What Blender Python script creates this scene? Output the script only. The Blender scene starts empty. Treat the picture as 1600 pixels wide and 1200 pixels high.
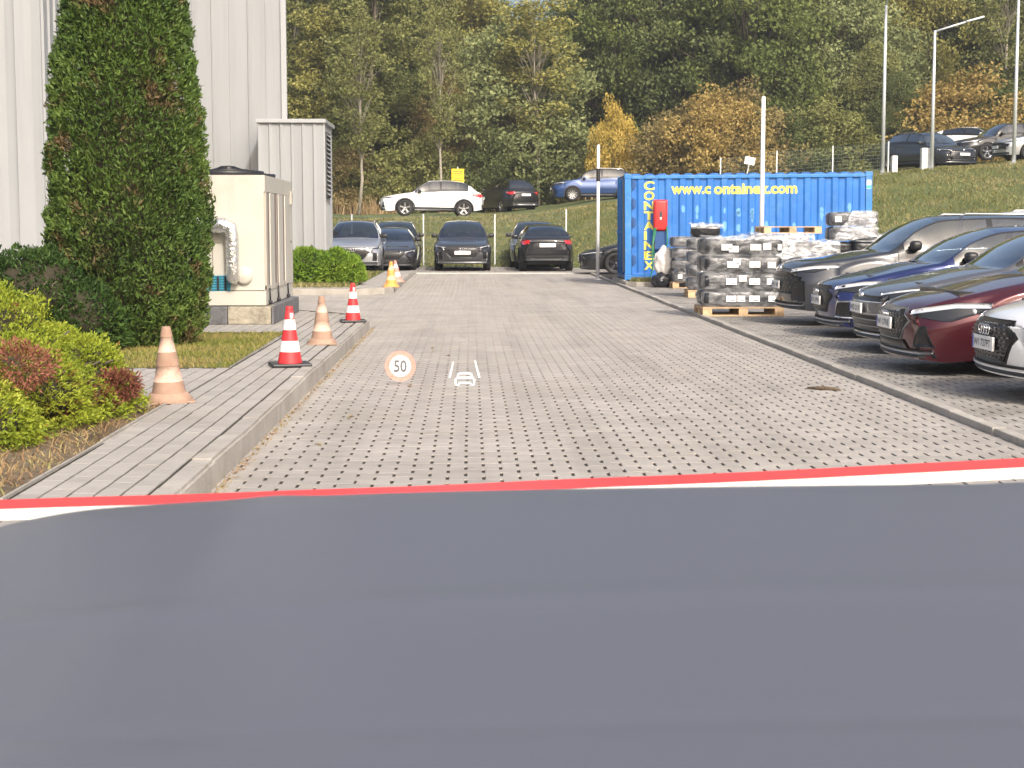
import bpy, bmesh, math, random
import numpy as np
from mathutils import Vector, Matrix, noise as mnoise
from mathutils.bvhtree import BVHTree
random.seed(7); rng = np.random.default_rng(7)
R = math.radians
sc = bpy.context.scene
COL = sc.collection

# ------------------------------------------------------------ camera, sky, sun, exposure
F = 2500.0                     # focal length in pixels of the 1600 px wide photograph
CAMH = 1.45
cam_d = bpy.data.cameras.new('camera'); cam = bpy.data.objects.new('camera', cam_d); COL.objects.link(cam)
cam_d.sensor_width = 36; cam_d.lens = 36 * F / 1600
cam_d.clip_start = 0.05; cam_d.clip_end = 1500
cam.location = (0, 0, CAMH)
cam.rotation_euler = (R(90 - 5.62), 0, -R(1.49))
cam_d.dof.use_dof = True; cam_d.dof.focus_distance = 24; cam_d.dof.aperture_fstop = 11
sc.camera = cam
SUN_EL, SUN_AZ = 37, 161       # azimuth clockwise from +Y
w = bpy.data.worlds.new("World"); sc.world = w; w.use_nodes = True
nt = w.node_tree
bg = nt.nodes['Background']; sky = nt.nodes.new('ShaderNodeTexSky'); sky.sky_type = 'NISHITA'
sky.sun_disc = False; sky.sun_elevation = R(SUN_EL); sky.sun_rotation = R(SUN_AZ)
sky.air_density = 1.0; sky.dust_density = 7.0; sky.ozone_density = .6
nt.links.new(sky.outputs[0], bg.inputs[0]); bg.inputs[1].default_value = 0.15
sd = bpy.data.lights.new('sun', 'SUN'); sd.energy = 2.2; sd.angle = R(3.0); sd.color = (1, 0.965, 0.915)
sun = bpy.data.objects.new('sun', sd); COL.objects.link(sun)
v = Vector((math.sin(R(SUN_AZ)) * math.cos(R(SUN_EL)), math.cos(R(SUN_AZ)) * math.cos(R(SUN_EL)), math.sin(R(SUN_EL))))
sun.rotation_euler = v.to_track_quat('Z', 'Y').to_euler(); sun.location = (20, -20, 40)
sc.view_settings.view_transform = 'Standard'; sc.view_settings.look = 'None'
sc.view_settings.gamma = 1; sc.view_settings.use_curve_mapping = False
sc.view_settings.exposure = 0.60

def X(px, Y): return (px - 735) * Y / F
def Z(py, Y): return CAMH - (py - 354) * Y / F

# ------------------------------------------------------------ helpers
def tag(o, label=None, cat=None, group=None, kind=None):
    if label: o['label'] = label
    if cat: o['category'] = cat
    if group: o['group'] = group
    if kind: o['kind'] = kind
    return o
def empty(name, loc=(0, 0, 0), rz=0, label=None, cat=None, group=None):
    o = bpy.data.objects.new(name, None); COL.objects.link(o)
    o.location = loc; o.rotation_euler = (0, 0, rz); o.empty_display_size = .2
    return tag(o, label, cat, group)
def link(name, me, m=None, parent=None, loc=None, rz=None):
    o = bpy.data.objects.new(name, me); COL.objects.link(o)
    if m is not None and len(me.materials) == 0: me.materials.append(m)
    if parent: o.parent = parent
    if loc is not None: o.location = loc
    if rz is not None: o.rotation_euler = (0, 0, rz)
    return o
def npmesh(name, V, Fc, smooth=False):
    """V (n,3), Fc (m,k) equal-sized faces"""
    V = np.ascontiguousarray(V, dtype=np.float32); Fc = np.ascontiguousarray(Fc, dtype=np.int32)
    me = bpy.data.meshes.new(name); m, k = Fc.shape
    me.vertices.add(len(V)); me.vertices.foreach_set('co', V.ravel())
    me.loops.add(m * k); me.loops.foreach_set('vertex_index', Fc.ravel())
    me.polygons.add(m)
    me.polygons.foreach_set('loop_start', np.arange(m, dtype=np.int32) * k)
    me.polygons.foreach_set('loop_total', np.full(m, k, dtype=np.int32))
    me.polygons.foreach_set('use_smooth', np.full(m, bool(smooth)))
    me.update(calc_edges=True); me.validate()
    return me
class MB:
    """collects shapes and builds one mesh"""
    def __init__(s): s.v = []; s.f = []; s.sm = []
    def add(s, vs, fs, smooth=False):
        b = len(s.v); s.v += [tuple(p) for p in vs]; s.f += [tuple(b + i for i in f) for f in fs]; s.sm += [smooth] * len(fs); return s
    def box(s, x0, x1, y0, y1, z0, z1, bev=0):
        if bev <= 0:
            vs = [(x, y, z) for z in (z0, z1) for y in (y0, y1) for x in (x0, x1)]
            return s.add(vs, [(0, 2, 3, 1), (4, 5, 7, 6), (0, 1, 5, 4), (2, 6, 7, 3), (0, 4, 6, 2), (1, 3, 7, 5)])
        bm = bmesh.new(); bmesh.ops.create_cube(bm, size=1)
        for q in bm.verts: q.co = Vector(((x0 + x1) / 2 + q.co.x * (x1 - x0), (y0 + y1) / 2 + q.co.y * (y1 - y0), (z0 + z1) / 2 + q.co.z * (z1 - z0)))
        bmesh.ops.bevel(bm, geom=bm.edges[:], offset=bev, segments=2, affect='EDGES', profile=.6)
        bm.verts.index_update()
        s.add([q.co[:] for q in bm.verts], [[q.index for q in f.verts] for f in bm.faces]); bm.free(); return s
    def tube(s, pts, r, n=8, cap=True, smooth=True):
        pts = [Vector(p) for p in pts]; k = len(pts)
        rs = r if isinstance(r, (list, tuple)) else [r] * k
        vs = []; up = Vector((0, 0, 1)); prev = None
        for i, p in enumerate(pts):
            t = (pts[min(i + 1, k - 1)] - pts[max(i - 1, 0)]).normalized()
            a = (prev - t * prev.dot(t)) if prev is not None else (Vector((1, 0, 0)) if abs(t.z) > .9 else up)
            a = (a - t * a.dot(t)).normalized(); prev = a; b = t.cross(a)
            for j in range(n):
                th = 2 * math.pi * j / n; vs.append(p + (a * math.cos(th) + b * math.sin(th)) * rs[i])
        fs = [(i * n + j, i * n + (j + 1) % n, (i + 1) * n + (j + 1) % n, (i + 1) * n + j) for i in range(k - 1) for j in range(n)]
        s.add(vs, fs, smooth)
        if cap:
            b = len(s.v); s.add([], [tuple(range(b - len(vs), b - len(vs) + n))[::-1] if False else tuple(range(-len(vs), -len(vs) + n))])
            s.f[-1] = tuple(b - len(vs) + j for j in range(n))[::-1]
            s.f.append(tuple(b - n + j for j in range(n))); s.sm.append(False)
        return s
    def lathe(s, prof, n=24, c=(0, 0, 0), axis='z', smooth=True, arc=None):
        vs = []; k = len(prof)
        for (r, h) in prof:
            for j in range(n):
                th = 2 * math.pi * j / n
                a, b = r * math.cos(th), r * math.sin(th)
                vs.append((c[0] + a, c[1] + b, c[2] + h) if axis == 'z' else (c[0] + a, c[1] + h, c[2] + b) if axis == 'y' else (c[0] + h, c[1] + a, c[2] + b))
        fs = [(i * n + j, i * n + (j + 1) % n, (i + 1) * n + (j + 1) % n, (i + 1) * n + j) for i in range(k - 1) for j in range(n)]
        return s.add(vs, fs, smooth)
    def prism(s, poly, z0, z1):
        n = len(poly); vs = [(x, y, z0) for x, y in poly] + [(x, y, z1) for x, y in poly]
        return s.add(vs, [tuple(range(n))[::-1], tuple(range(n, 2 * n))] + [(i, (i + 1) % n, n + (i + 1) % n, n + i) for i in range(n)])
    def me(s, name):
        me = bpy.data.meshes.new(name); me.from_pydata(s.v, [], s.f)
        me.polygons.foreach_set('use_smooth', s.sm); me.update(); return me
    def build(s, name, m, parent=None, loc=None, rz=None): return link(name, s.me(name), m, parent, loc, rz)

# ------------------------------------------------------------ materials
def mat(name, col, rough=.6, metal=0, coat=0, var=0, vscale=3, bump=0, bscale=40, spec=.5, dirt=None, dscale=1.5, alpha=None, rand=0, emit=0, streak=None):
    m = bpy.data.materials.new(name); m.use_nodes = True
    n = m.node_tree.nodes; l = m.node_tree.links; p = n['Principled BSDF']
    col4 = tuple(col) + (1,)
    p.inputs['Base Color'].default_value = col4; p.inputs['Roughness'].default_value = rough
    p.inputs['Metallic'].default_value = metal; p.inputs['Coat Weight'].default_value = coat
    p.inputs['Coat Roughness'].default_value = .04
    p.inputs['Specular IOR Level'].default_value = spec
    geo = n.new('ShaderNodeNewGeometry')
    cur = None
    if var or dirt or rand:
        if var:
            t = n.new('ShaderNodeTexNoise'); t.inputs['Scale'].default_value = vscale; t.inputs['Detail'].default_value = 6; t.inputs['Roughness'].default_value = .65
            l.new(geo.outputs['Position'], t.inputs['Vector'])
            mr = n.new('ShaderNodeMapRange'); mr.inputs['From Min'].default_value = .3; mr.inputs['From Max'].default_value = .7
            mr.inputs['To Min'].default_value = 1 - var; mr.inputs['To Max'].default_value = 1 + var
            l.new(t.outputs['Fac'], mr.inputs['Value'])
            vm = n.new('ShaderNodeVectorMath'); vm.operation = 'SCALE'; vm.inputs[0].default_value = col; l.new(mr.outputs[0], vm.inputs['Scale'])
            cur = vm.outputs[0]
        if rand:
            oi = n.new('ShaderNodeObjectInfo'); ad = n.new('ShaderNodeMath'); ad.operation = 'ADD'; fr = n.new('ShaderNodeMath'); fr.operation = 'FRACT'
            l.new(oi.outputs['Random'], ad.inputs[0]); l.new(geo.outputs['Random Per Island'], ad.inputs[1]); l.new(ad.outputs[0], fr.inputs[0])
            mr2 = n.new('ShaderNodeMapRange'); mr2.inputs['To Min'].default_value = 1 - rand; mr2.inputs['To Max'].default_value = 1 + rand
            l.new(fr.outputs[0], mr2.inputs['Value'])
            vm2 = n.new('ShaderNodeVectorMath'); vm2.operation = 'SCALE'; vm2.inputs[0].default_value = col
            if cur: l.new(cur, vm2.inputs[0])
            l.new(mr2.outputs[0], vm2.inputs['Scale']); cur = vm2.outputs[0]
        if dirt:
            t = n.new('ShaderNodeTexNoise'); t.inputs['Scale'].default_value = dscale; t.inputs['Detail'].default_value = 8; t.inputs['Roughness'].default_value = .7
            l.new(geo.outputs['Position'], t.inputs['Vector'])
            mr = n.new('ShaderNodeMapRange'); mr.inputs['From Min'].default_value = .5; mr.inputs['From Max'].default_value = .72
            mr.inputs['To Max'].default_value = dirt[3] if len(dirt) > 3 else .7
            l.new(t.outputs['Fac'], mr.inputs['Value'])
            mx = n.new('ShaderNodeMix'); mx.data_type = 'RGBA'; mx.inputs[6].default_value = col4; mx.inputs[7].default_value = tuple(dirt[:3]) + (1,)
            l.new(mr.outputs[0], mx.inputs[0])
            if cur: l.new(cur, mx.inputs[6])
            cur = mx.outputs[2]
        if streak:
            t = n.new('ShaderNodeTexNoise'); t.inputs['Scale'].default_value = 1; t.inputs['Detail'].default_value = 5; t.inputs['Roughness'].default_value = .6
            mp = n.new('ShaderNodeMapping'); mp.inputs['Scale'].default_value = streak[:3]; l.new(geo.outputs['Position'], mp.inputs['Vector']); l.new(mp.outputs[0], t.inputs['Vector'])
            mr = n.new('ShaderNodeMapRange'); mr.inputs['From Min'].default_value = .48; mr.inputs['From Max'].default_value = .68; mr.inputs['To Min'].default_value = 1; mr.inputs['To Max'].default_value = 1 - streak[3]
            l.new(t.outputs['Fac'], mr.inputs['Value']); vs_ = n.new('ShaderNodeVectorMath'); vs_.operation = 'SCALE'; l.new(cur, vs_.inputs[0]); l.new(mr.outputs[0], vs_.inputs['Scale']); cur = vs_.outputs[0]
        l.new(cur, p.inputs['Base Color'])
    if bump:
        t = n.new('ShaderNodeTexNoise'); t.inputs['Scale'].default_value = bscale; t.inputs['Detail'].default_value = 5
        l.new(geo.outputs['Position'], t.inputs['Vector'])
        b = n.new('ShaderNodeBump'); b.inputs['Strength'].default_value = bump; b.inputs['Distance'].default_value = .02
        l.new(t.outputs['Fac'], b.inputs['Height']); l.new(b.outputs[0], p.inputs['Normal'])
    if alpha is not None: p.inputs['Alpha'].default_value = alpha
    if emit: p.inputs['Emission Color'].default_value = col4; p.inputs['Emission Strength'].default_value = emit
    return m
def leafmat(name, cols, patch=None, rough=.55, trans=.25, pscale=.6, pthr=(.52, .62)):
    """each leaf takes one of the colours; patch = (colour) for dead patches with their own shape"""
    m = bpy.data.materials.new(name); m.use_nodes = True
    n = m.node_tree.nodes; l = m.node_tree.links; p = n['Principled BSDF']; p.inputs['Roughness'].default_value = rough
    p.inputs['Specular IOR Level'].default_value = .25
    geo = n.new('ShaderNodeNewGeometry'); oi = n.new('ShaderNodeObjectInfo')
    cr = n.new('ShaderNodeValToRGB'); cr.color_ramp.interpolation = 'LINEAR'
    e = cr.color_ramp.elements
    while len(e) < len(cols): e.new(.5)
    for i, c in enumerate(cols): e[i].position = i / (len(cols) - 1); e[i].color = tuple(c) + (1,)
    tx = n.new('ShaderNodeTexNoise'); tx.inputs['Scale'].default_value = pscale; tx.inputs['Detail'].default_value = 4
    tc = n.new('ShaderNodeTexCoord'); l.new(tc.outputs['Object'], tx.inputs['Vector'])
    # factor = island random * .6 + noise * .4
    a = n.new('ShaderNodeMath'); a.operation = 'MULTIPLY'; a.inputs[1].default_value = .5; l.new(geo.outputs['Random Per Island'], a.inputs[0])
    mr = n.new('ShaderNodeMapRange'); mr.inputs['From Min'].default_value = .3; mr.inputs['From Max'].default_value = .7; mr.inputs['To Max'].default_value = .5; l.new(tx.outputs['Fac'], mr.inputs['Value'])
    b = n.new('ShaderNodeMath'); b.operation = 'ADD'; l.new(a.outputs[0], b.inputs[0]); l.new(mr.outputs[0], b.inputs[1])
    l.new(b.outputs[0], cr.inputs['Fac']); cur = cr.outputs[0]
    if patch:
        t2 = n.new('ShaderNodeTexNoise'); t2.inputs['Scale'].default_value = pscale * 2.3; t2.inputs['Detail'].default_value = 3; l.new(tc.outputs['Object'], t2.inputs['Vector'])
        ad = n.new('ShaderNodeMath'); ad.operation = 'MULTIPLY_ADD'; ad.inputs[1].default_value = .12; l.new(geo.outputs['Random Per Island'], ad.inputs[0]); l.new(t2.outputs['Fac'], ad.inputs[2])
        m2 = n.new('ShaderNodeMapRange'); m2.inputs['From Min'].default_value = pthr[0] + .06; m2.inputs['From Max'].default_value = pthr[1] + .06; l.new(ad.outputs[0], m2.inputs['Value'])
        mx = n.new('ShaderNodeMix'); mx.data_type = 'RGBA'; l.new(m2.outputs[0], mx.inputs[0]); l.new(cur, mx.inputs[6]); mx.inputs[7].default_value = tuple(patch) + (1,)
        cur = mx.outputs[2]
    l.new(cur, p.inputs['Base Color'])
    tr = n.new('ShaderNodeBsdfTranslucent'); l.new(cur, tr.inputs['Color'])
    ms = n.new('ShaderNodeMixShader'); ms.inputs[0].default_value = trans
    out = n['Material Output']; l.new(p.outputs[0], ms.inputs[1]); l.new(tr.outputs[0], ms.inputs[2]); l.new(ms.outputs[0], out.inputs[0])
    return m
def filmmat(name, whit=.35, scale=7):
    m = bpy.data.materials.new(name); m.use_nodes = True
    n = m.node_tree.nodes; l = m.node_tree.links; p = n['Principled BSDF']
    p.inputs['Base Color'].default_value = (.85, .86, .88, 1); p.inputs['Roughness'].default_value = .15
    geo = n.new('ShaderNodeNewGeometry')
    t = n.new('ShaderNodeTexNoise'); t.inputs['Scale'].default_value = scale; t.inputs['Detail'].default_value = 6; t.inputs['Distortion'].default_value = 1.5
    mp = n.new('ShaderNodeMapping'); mp.inputs['Scale'].default_value = (1, 1, 2.4); l.new(geo.outputs['Position'], mp.inputs['Vector']); l.new(mp.outputs[0], t.inputs['Vector'])
    mr = n.new('ShaderNodeMapRange'); mr.inputs['From Min'].default_value = .4; mr.inputs['From Max'].default_value = .72
    mr.inputs['To Min'].default_value = whit * .35; mr.inputs['To Max'].default_value = min(1, whit * 2); l.new(t.outputs['Fac'], mr.inputs['Value'])
    b = n.new('ShaderNodeBump'); b.inputs['Strength'].default_value = .8; b.inputs['Distance'].default_value = .03; l.new(t.outputs['Fac'], b.inputs['Height']); l.new(b.outputs[0], p.inputs['Normal'])
    l.new(mr.outputs[0], p.inputs['Alpha'])
    return m

M = {}
M['paver'] = mat('concrete_paver', (.345, .318, .288), .85, streak=(2.6, .16, 1, .16), var=.12, vscale=.9, bump=.25, bscale=90, rand=.075, dirt=(.30, .27, .21, .45), dscale=.55)
M['paver2'] = mat('parking_paver', (.29, .27, .245), .85, streak=(.4, 1.6, 1, .3), var=.16, vscale=.8, bump=.3, bscale=90, rand=.14, dirt=(.15, .14, .11, .6), dscale=.6)
M['paver3'] = mat('sidewalk_paver', (.345, .322, .294), .85, var=.09, vscale=1.1, bump=.25, bscale=90, rand=.07, dirt=(.24, .22, .17, .4), dscale=.9)
M['joint'] = mat('joint_sand', (.026, .021, .016), .95, var=.35, vscale=2, bump=.6, bscale=60, dirt=(.07, .065, .03, .45), dscale=1.2)
M['kerb'] = mat('kerb_concrete', (.365, .338, .303), .85, var=.13, vscale=2.5, bump=.5, bscale=35, rand=.05, dirt=(.20, .18, .13, .65), dscale=2.2)
M['soil'] = mat('soil', (.13, .095, .06), .95, var=.4, vscale=3, bump=1, bscale=25, dirt=(.20, .17, .09, .7), dscale=3)
M['turf'] = mat('turf', (.085, .11, .03), .95, var=.3, vscale=.8, bump=1, bscale=12, dirt=(.19, .16, .075, .75), dscale=.7)
M['panel'] = mat('panel_white', (.285, .296, .307), .45, streak=(5, 5, .22, .10), var=.03, vscale=.6, bump=.04, bscale=3, rand=.02, dirt=(.29, .29, .285, .4), dscale=.8)
M['trimw'] = mat('trim_white', (.34, .35, .36), .45, var=.03)
M['cream'] = mat('cream_sheet', (.50, .478, .42), .45, streak=(7, 7, .35, .08), var=.04, vscale=2, dirt=(.40, .36, .28, .4), dscale=3)
M['creamd'] = mat('beige_frame', (.40, .365, .31), .5, var=.08, vscale=3)
M['coil'] = mat('coil_fins', (.19, .155, .14), .6, var=.15, vscale=9)
M['blackp'] = mat('black_plastic', (.018, .018, .02), .45)
M['rubber'] = mat('tyre_rubber', (.022, .022, .023), .8, var=.2, vscale=9)
M['foil'] = mat('foil', (.75, .74, .72), .25, metal=.9, bump=1, bscale=22)
M['bluegrid'] = mat('blue_louver', (.05, .30, .42), .4)
M['stone'] = mat('stone_block', (.30, .27, .21), .9, var=.4, vscale=9, bump=.8, bscale=30)
M['greyblock'] = mat('grey_block', (.13, .13, .135), .9, var=.3, vscale=7, bump=.8, bscale=30)
M['white'] = mat('white_paint', (.78, .78, .77), .4, var=.04)
M['galv'] = mat('galvanised_pole', (.58, .61, .63), .4, metal=.3, var=.06)
M['galvd'] = mat('fence_wire', (.16, .20, .17), .5, metal=.3)
M['red'] = mat('cone_red', (.60, .03, .035), .5, var=.12, vscale=12)
M['redbox'] = mat('red_box', (.58, .03, .03), .4, var=.08, vscale=8)
M['conew'] = mat('cone_white', (.76, .74, .72), .55, var=.08, vscale=14)
M['faded'] = mat('faded_cone', (.36, .235, .17), .75, var=.2, vscale=11, dirt=(.30, .17, .12, .7), dscale=6)
M['fadedw'] = mat('faded_band', (.56, .40, .32), .75, var=.2, vscale=16, dirt=(.45, .24, .17, .8), dscale=12)
M['orange'] = mat('cone_orange', (.80, .33, .08), .6, var=.1, vscale=8)
M['orangew'] = mat('cone_pale_orange', (.85, .55, .28), .6, var=.1, vscale=8)
M['conep'] = mat('cone_pink', (.72, .28, .22), .6, var=.12, vscale=8)
M['blue'] = mat('container_blue', (.022, .15, .48), .42, var=.10, vscale=2, dirt=(.10, .28, .55, .45), dscale=1.9)
M['bluetrim'] = mat('container_blue_trim', (.03, .19, .52), .42, var=.12, vscale=3, dirt=(.2, .34, .55, .5), dscale=4)
M['bluedark'] = mat('container_door_blue', (.015, .07, .22), .5, var=.15, vscale=3)
M['yellow'] = mat('yellow_print', (.78, .70, .13), .5, var=.06)
M['yellowsign'] = mat('yellow_sign', (.85, .62, .02), .5)
M['wood'] = mat('pallet_wood', (.52, .36, .21), .8, var=.25, vscale=8, rand=.18, bump=.3)
M['bale'] = mat('black_bale', (.017, .018, .022), .28, var=.3, vscale=8, bump=.7, bscale=14)
M['film'] = filmmat('clear_film', .15, 3.2)
M['sheet'] = filmmat('white_sheet', .36, 4)
M['paper'] = mat('white_label', (.86, .86, .86), .6)
M['ink'] = mat('ink', (.05, .05, .06), .6)
M['sack'] = mat('white_sack', (.72, .69, .66), .7, var=.1, bump=.8, bscale=18)
M['hose'] = mat('green_hose', (.02, .16, .07), .45)
M['bark'] = mat('bark', (.10, .08, .06), .9, var=.4, vscale=5, bump=1, bscale=18)
M['birch'] = mat('birch_bark', (.30, .27, .22), .8, var=.25, vscale=4, dirt=(.10, .09, .07, .9), dscale=7)
M['louver'] = mat('louver_dark', (.06, .06, .065), .6)
# leaves
M['thuja'] = leafmat('thuja_leaf', [(.022, .040, .010), (.055, .098, .020), (.10, .16, .030), (.16, .22, .045)], (.15, .10, .05), pscale=1.1, pthr=(.59, .70), trans=.15)
M['juniper'] = leafmat('juniper_leaf', [(.08, .12, .015), (.19, .25, .022), (.32, .37, .035), (.44, .46, .08)], (.20, .075, .035), pscale=1.2, pthr=(.60, .66), trans=.25)
M['darkshrub'] = leafmat('dark_shrub_leaf', [(.015, .035, .01), (.035, .075, .015), (.07, .12, .02)], pscale=1)
M['hedge'] = leafmat('hedge_leaf', [(.04, .09, .012), (.10, .19, .02), (.20, .31, .03), (.30, .40, .05)], pscale=1)
LEAF = {
 'dark': leafmat('leaf_dark_green', [(0.054, 0.071, 0.028), (0.112, 0.139, 0.046), (0.190, 0.218, 0.075)], trans=.3, pscale=.25),
 'green': leafmat('leaf_green', [(0.067, 0.092, 0.028), (0.146, 0.183, 0.048), (0.246, 0.283, 0.080)], trans=.3, pscale=.25),
 'olive': leafmat('leaf_olive', [(0.106, 0.116, 0.040), (0.213, 0.224, 0.075), (0.347, 0.354, 0.120)], trans=.3, pscale=.25),
 'yelol': leafmat('leaf_yellow_olive', [(0.146, 0.142, 0.045), (0.291, 0.277, 0.080), (0.470, 0.437, 0.140)], trans=.3, pscale=.3),
 'greyg': leafmat('leaf_grey_green', [(0.123, 0.147, 0.060), (0.235, 0.266, 0.110), (0.381, 0.413, 0.180)], trans=.3, pscale=.3),
 'brown': leafmat('leaf_brown', [(0.146, 0.118, 0.050), (0.280, 0.224, 0.090), (0.426, 0.342, 0.150)], trans=.3, pscale=.4),
 'orange': leafmat('leaf_orange', [(0.224, 0.165, 0.055), (0.381, 0.277, 0.090), (0.526, 0.401, 0.150)], trans=.3, pscale=.5),
 'yellow': leafmat('leaf_yellow', [(.28, .22, .05), (.56, .41, .09), (.74, .56, .17)], trans=.3, pscale=.5),
}
M['grass'] = leafmat('grass_blade', [(.09, .11, .03), (.17, .175, .055), (.27, .245, .10), (.38, .30, .17)], pscale=.35, trans=.2)
M['lawn'] = leafmat('lawn_blade', [(.10, .13, .02), (.20, .21, .04), (.34, .28, .10), (.30, .18, .08)], pscale=1.3, trans=.2)
M['dry'] = leafmat('dry_blade', [(.22, .16, .08), (.36, .26, .14), (.48, .36, .20)], pscale=1, trans=.2)
M['litter'] = leafmat('litter', [(.12, .07, .04), (.28, .17, .09), (.34, .26, .12), (.16, .19, .05)], pscale=2, trans=.1)

# ------------------------------------------------------------ terrain
def sm(t): t = np.clip(t, 0, 1); return t * t * (3 - 2 * t)
def terr(x, y):
    x = np.asarray(x, float); y = np.asarray(y, float)
    H = np.interp(x, [-60, -5, 2, 5, 10, 16, 24, 60], [1.55, 1.70, 1.88, 2.2, 2.9, 3.45, 4.1, 5.2])
    yf = np.interp(x, [3, 11, 20, 30], [58, 43, 41, 38]); yc = np.interp(x, [3, 12, 24], [70, 63, 62])
    t = (y - yf) / (yc - yf)
    z = H * (np.clip(t, 0, 1) * .75 + sm(t) * .25) + np.where(t > 1, .022 * (y - yc), 0)
    z += np.where(t > .1, .05 * np.sin(x * 1.3 + y * .7) * np.sin(y * .9 - x * .4), 0)
    # the ground also climbs beside the right hand parking bays
    e = sm((x - 13.5) / 9) * 2.2 * (y < yc + 200)
    z = np.maximum(z, e * np.clip((y - 5) / 25, 0, 1))
    return np.maximum(z - .07 * (z < .001), z - .07)
xs = np.concatenate([np.linspace(-260, -42, 12), np.arange(-40, 60, 1.0), np.linspace(62, 280, 12)])
ys = np.concatenate([np.linspace(-60, -2, 8), np.arange(0, 40, 4.0), np.arange(40, 100, 1.0), np.linspace(102, 700, 24)])
gx_, gy_ = np.meshgrid(xs, ys); gz_ = terr(gx_, gy_)
Vg = np.stack([gx_, gy_, gz_], -1).reshape(-1, 3); nx_, ny_ = len(xs), len(ys)
ii, jj = np.meshgrid(np.arange(ny_ - 1), np.arange(nx_ - 1), indexing='ij'); a_ = (ii * nx_ + jj).ravel()
ground = link('ground', npmesh('ground', Vg, np.stack([a_, a_ + 1, a_ + nx_ + 1, a_ + nx_], 1), True), M['turf']); tag(ground, kind='structure')

def blades(name, n, region, zf, h, wdt, m, parent=None, lean=.5, keep=None, seed=1, label=None, cat='grass'):
    g = np.random.default_rng(seed)
    x = g.uniform(region[0], region[1], n); y = g.uniform(region[2], region[3], n)
    if keep is not None: k = keep(x, y, g); x, y = x[k], y[k]; n = len(x)
    z = zf(x, y)
    th = g.uniform(0, 2 * np.pi, n); hh = h * g.uniform(.4, 1.25, n); ww = wdt * g.uniform(.6, 1.3, n)
    lx = g.normal(0, lean, n) * hh; ly = g.normal(0, lean, n) * hh
    b = np.stack([x, y, z - .01], 1); d = np.stack([np.cos(th) * ww / 2, np.sin(th) * ww / 2, 0 * th], 1)
    mid = b + np.stack([lx * .35, ly * .35, hh * .6], 1); tip = b + np.stack([lx, ly, hh], 1)
    V = np.stack([b - d, b + d, mid + d * .6, tip, mid - d * .6], 1).reshape(-1, 3)
    i = np.arange(n) * 5
    T = np.stack([np.stack([i, i + 1, i + 2], 1), np.stack([i, i + 2, i + 4], 1), np.stack([i + 4, i + 2, i + 3], 1)], 1).reshape(-1, 3)
    o = link(name, npmesh(name, V, T), m, parent); return tag(o, label, cat if not parent else None, kind='stuff')

# ------------------------------------------------------------ paving
def paver_mesh(Lx, Ly, dz=.03, delta=0.0, gap=.006, gy=.004, ch=.0012, name='paver'):
    """interlocking stone, waisted by delta, chamfered top"""
    hx, hy = Lx / 2 - gap / 2, Ly / 2 - gy / 2
    if delta:
        a = hx * .30; b = hx * .36
        out = [(-hx, -hy - delta), (-hx + a, -hy - delta), (-b * .9, -hy + delta), (b * .9, -hy + delta), (hx - a, -hy - delta), (hx, -hy - delta)]
        out += [(-x, -y) for x, y in out]
    else: out = [(-hx, -hy), (hx, -hy), (hx, hy), (-hx, hy)]
    n = len(out); o = np.array(out)
    inn = o * np.array([(hx - ch) / hx, (hy + delta - min(ch, gy * .5)) / (hy + delta)])
    V = np.concatenate([np.c_[o, np.full(n, -dz)], np.c_[o, np.full(n, -ch)], np.c_[inn, np.zeros(n)]])
    q = [(i, (i + 1) % n, n + (i + 1) % n, n + i) for i in range(n)] + [(n + i, n + (i + 1) % n, 2 * n + (i + 1) % n, 2 * n + i) for i in range(n)]
    # the top as quads (n is even)
    t = [(2 * n + i, 2 * n + i + 1, 2 * n + n - 2 - i, 2 * n + n - 1 - i) for i in range(n // 2 - 1)] if n > 4 else [(8, 9, 10, 11)]
    return V, np.array(q + t)
def pave(name, parent, m, pts, tmpl, z, nind, seed, ang=0):
    """pts (n,2): the nearest nind stones one by one, the rest joined"""
    g = np.random.default_rng(seed)
    V, Q = tmpl; pts = np.asarray(pts)
    pix = np.abs(pts[:, 0] - .6) / np.maximum(pts[:, 1], 1)
    seen = (pts[:, 1] > 7.6) & ((pts[:, 0] * 1.0) < pts[:, 1] * .36 + .2) & (pts[:, 0] > -pts[:, 1] * .31 - .2)
    order = np.argsort(np.where(seen, 0, 1000) + pts[:, 1]); ind = order[:nind]; rest = order[nind:]
    mesh0 = npmesh(name, V, Q); mesh0.materials.append(m)
    for i in ind:
        o = bpy.data.objects.new(name, mesh0); COL.objects.link(o); o.parent = parent
        o.location = (pts[i, 0] + g.normal(0, .001), pts[i, 1] + g.normal(0, .001), z + g.normal(0, .0006)); o.rotation_euler = (g.normal(0, .0018), g.normal(0, .0018), ang + g.normal(0, .005))
    if len(rest):
        k = len(V); P = pts[rest]; n = len(P); dz = g.normal(0, .0006, n)
        tx, ty = g.normal(0, .0018, n), g.normal(0, .0018, n)
        B = np.repeat(V[None], n, 0).copy()
        B[:, :, 2] += tx[:, None] * V[None, :, 0] + ty[:, None] * V[None, :, 1] + dz[:, None] + z
        B[:, :, 0] += P[:, None, 0]; B[:, :, 1] += P[:, None, 1]
        FQ = (Q[None] + (np.arange(n) * k)[:, None, None]).reshape(-1, 4)
        o = link(name + '_field', npmesh(name + '_field', B.reshape(-1, 3), FQ), m, parent); o['kind'] = 'stuff'
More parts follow.
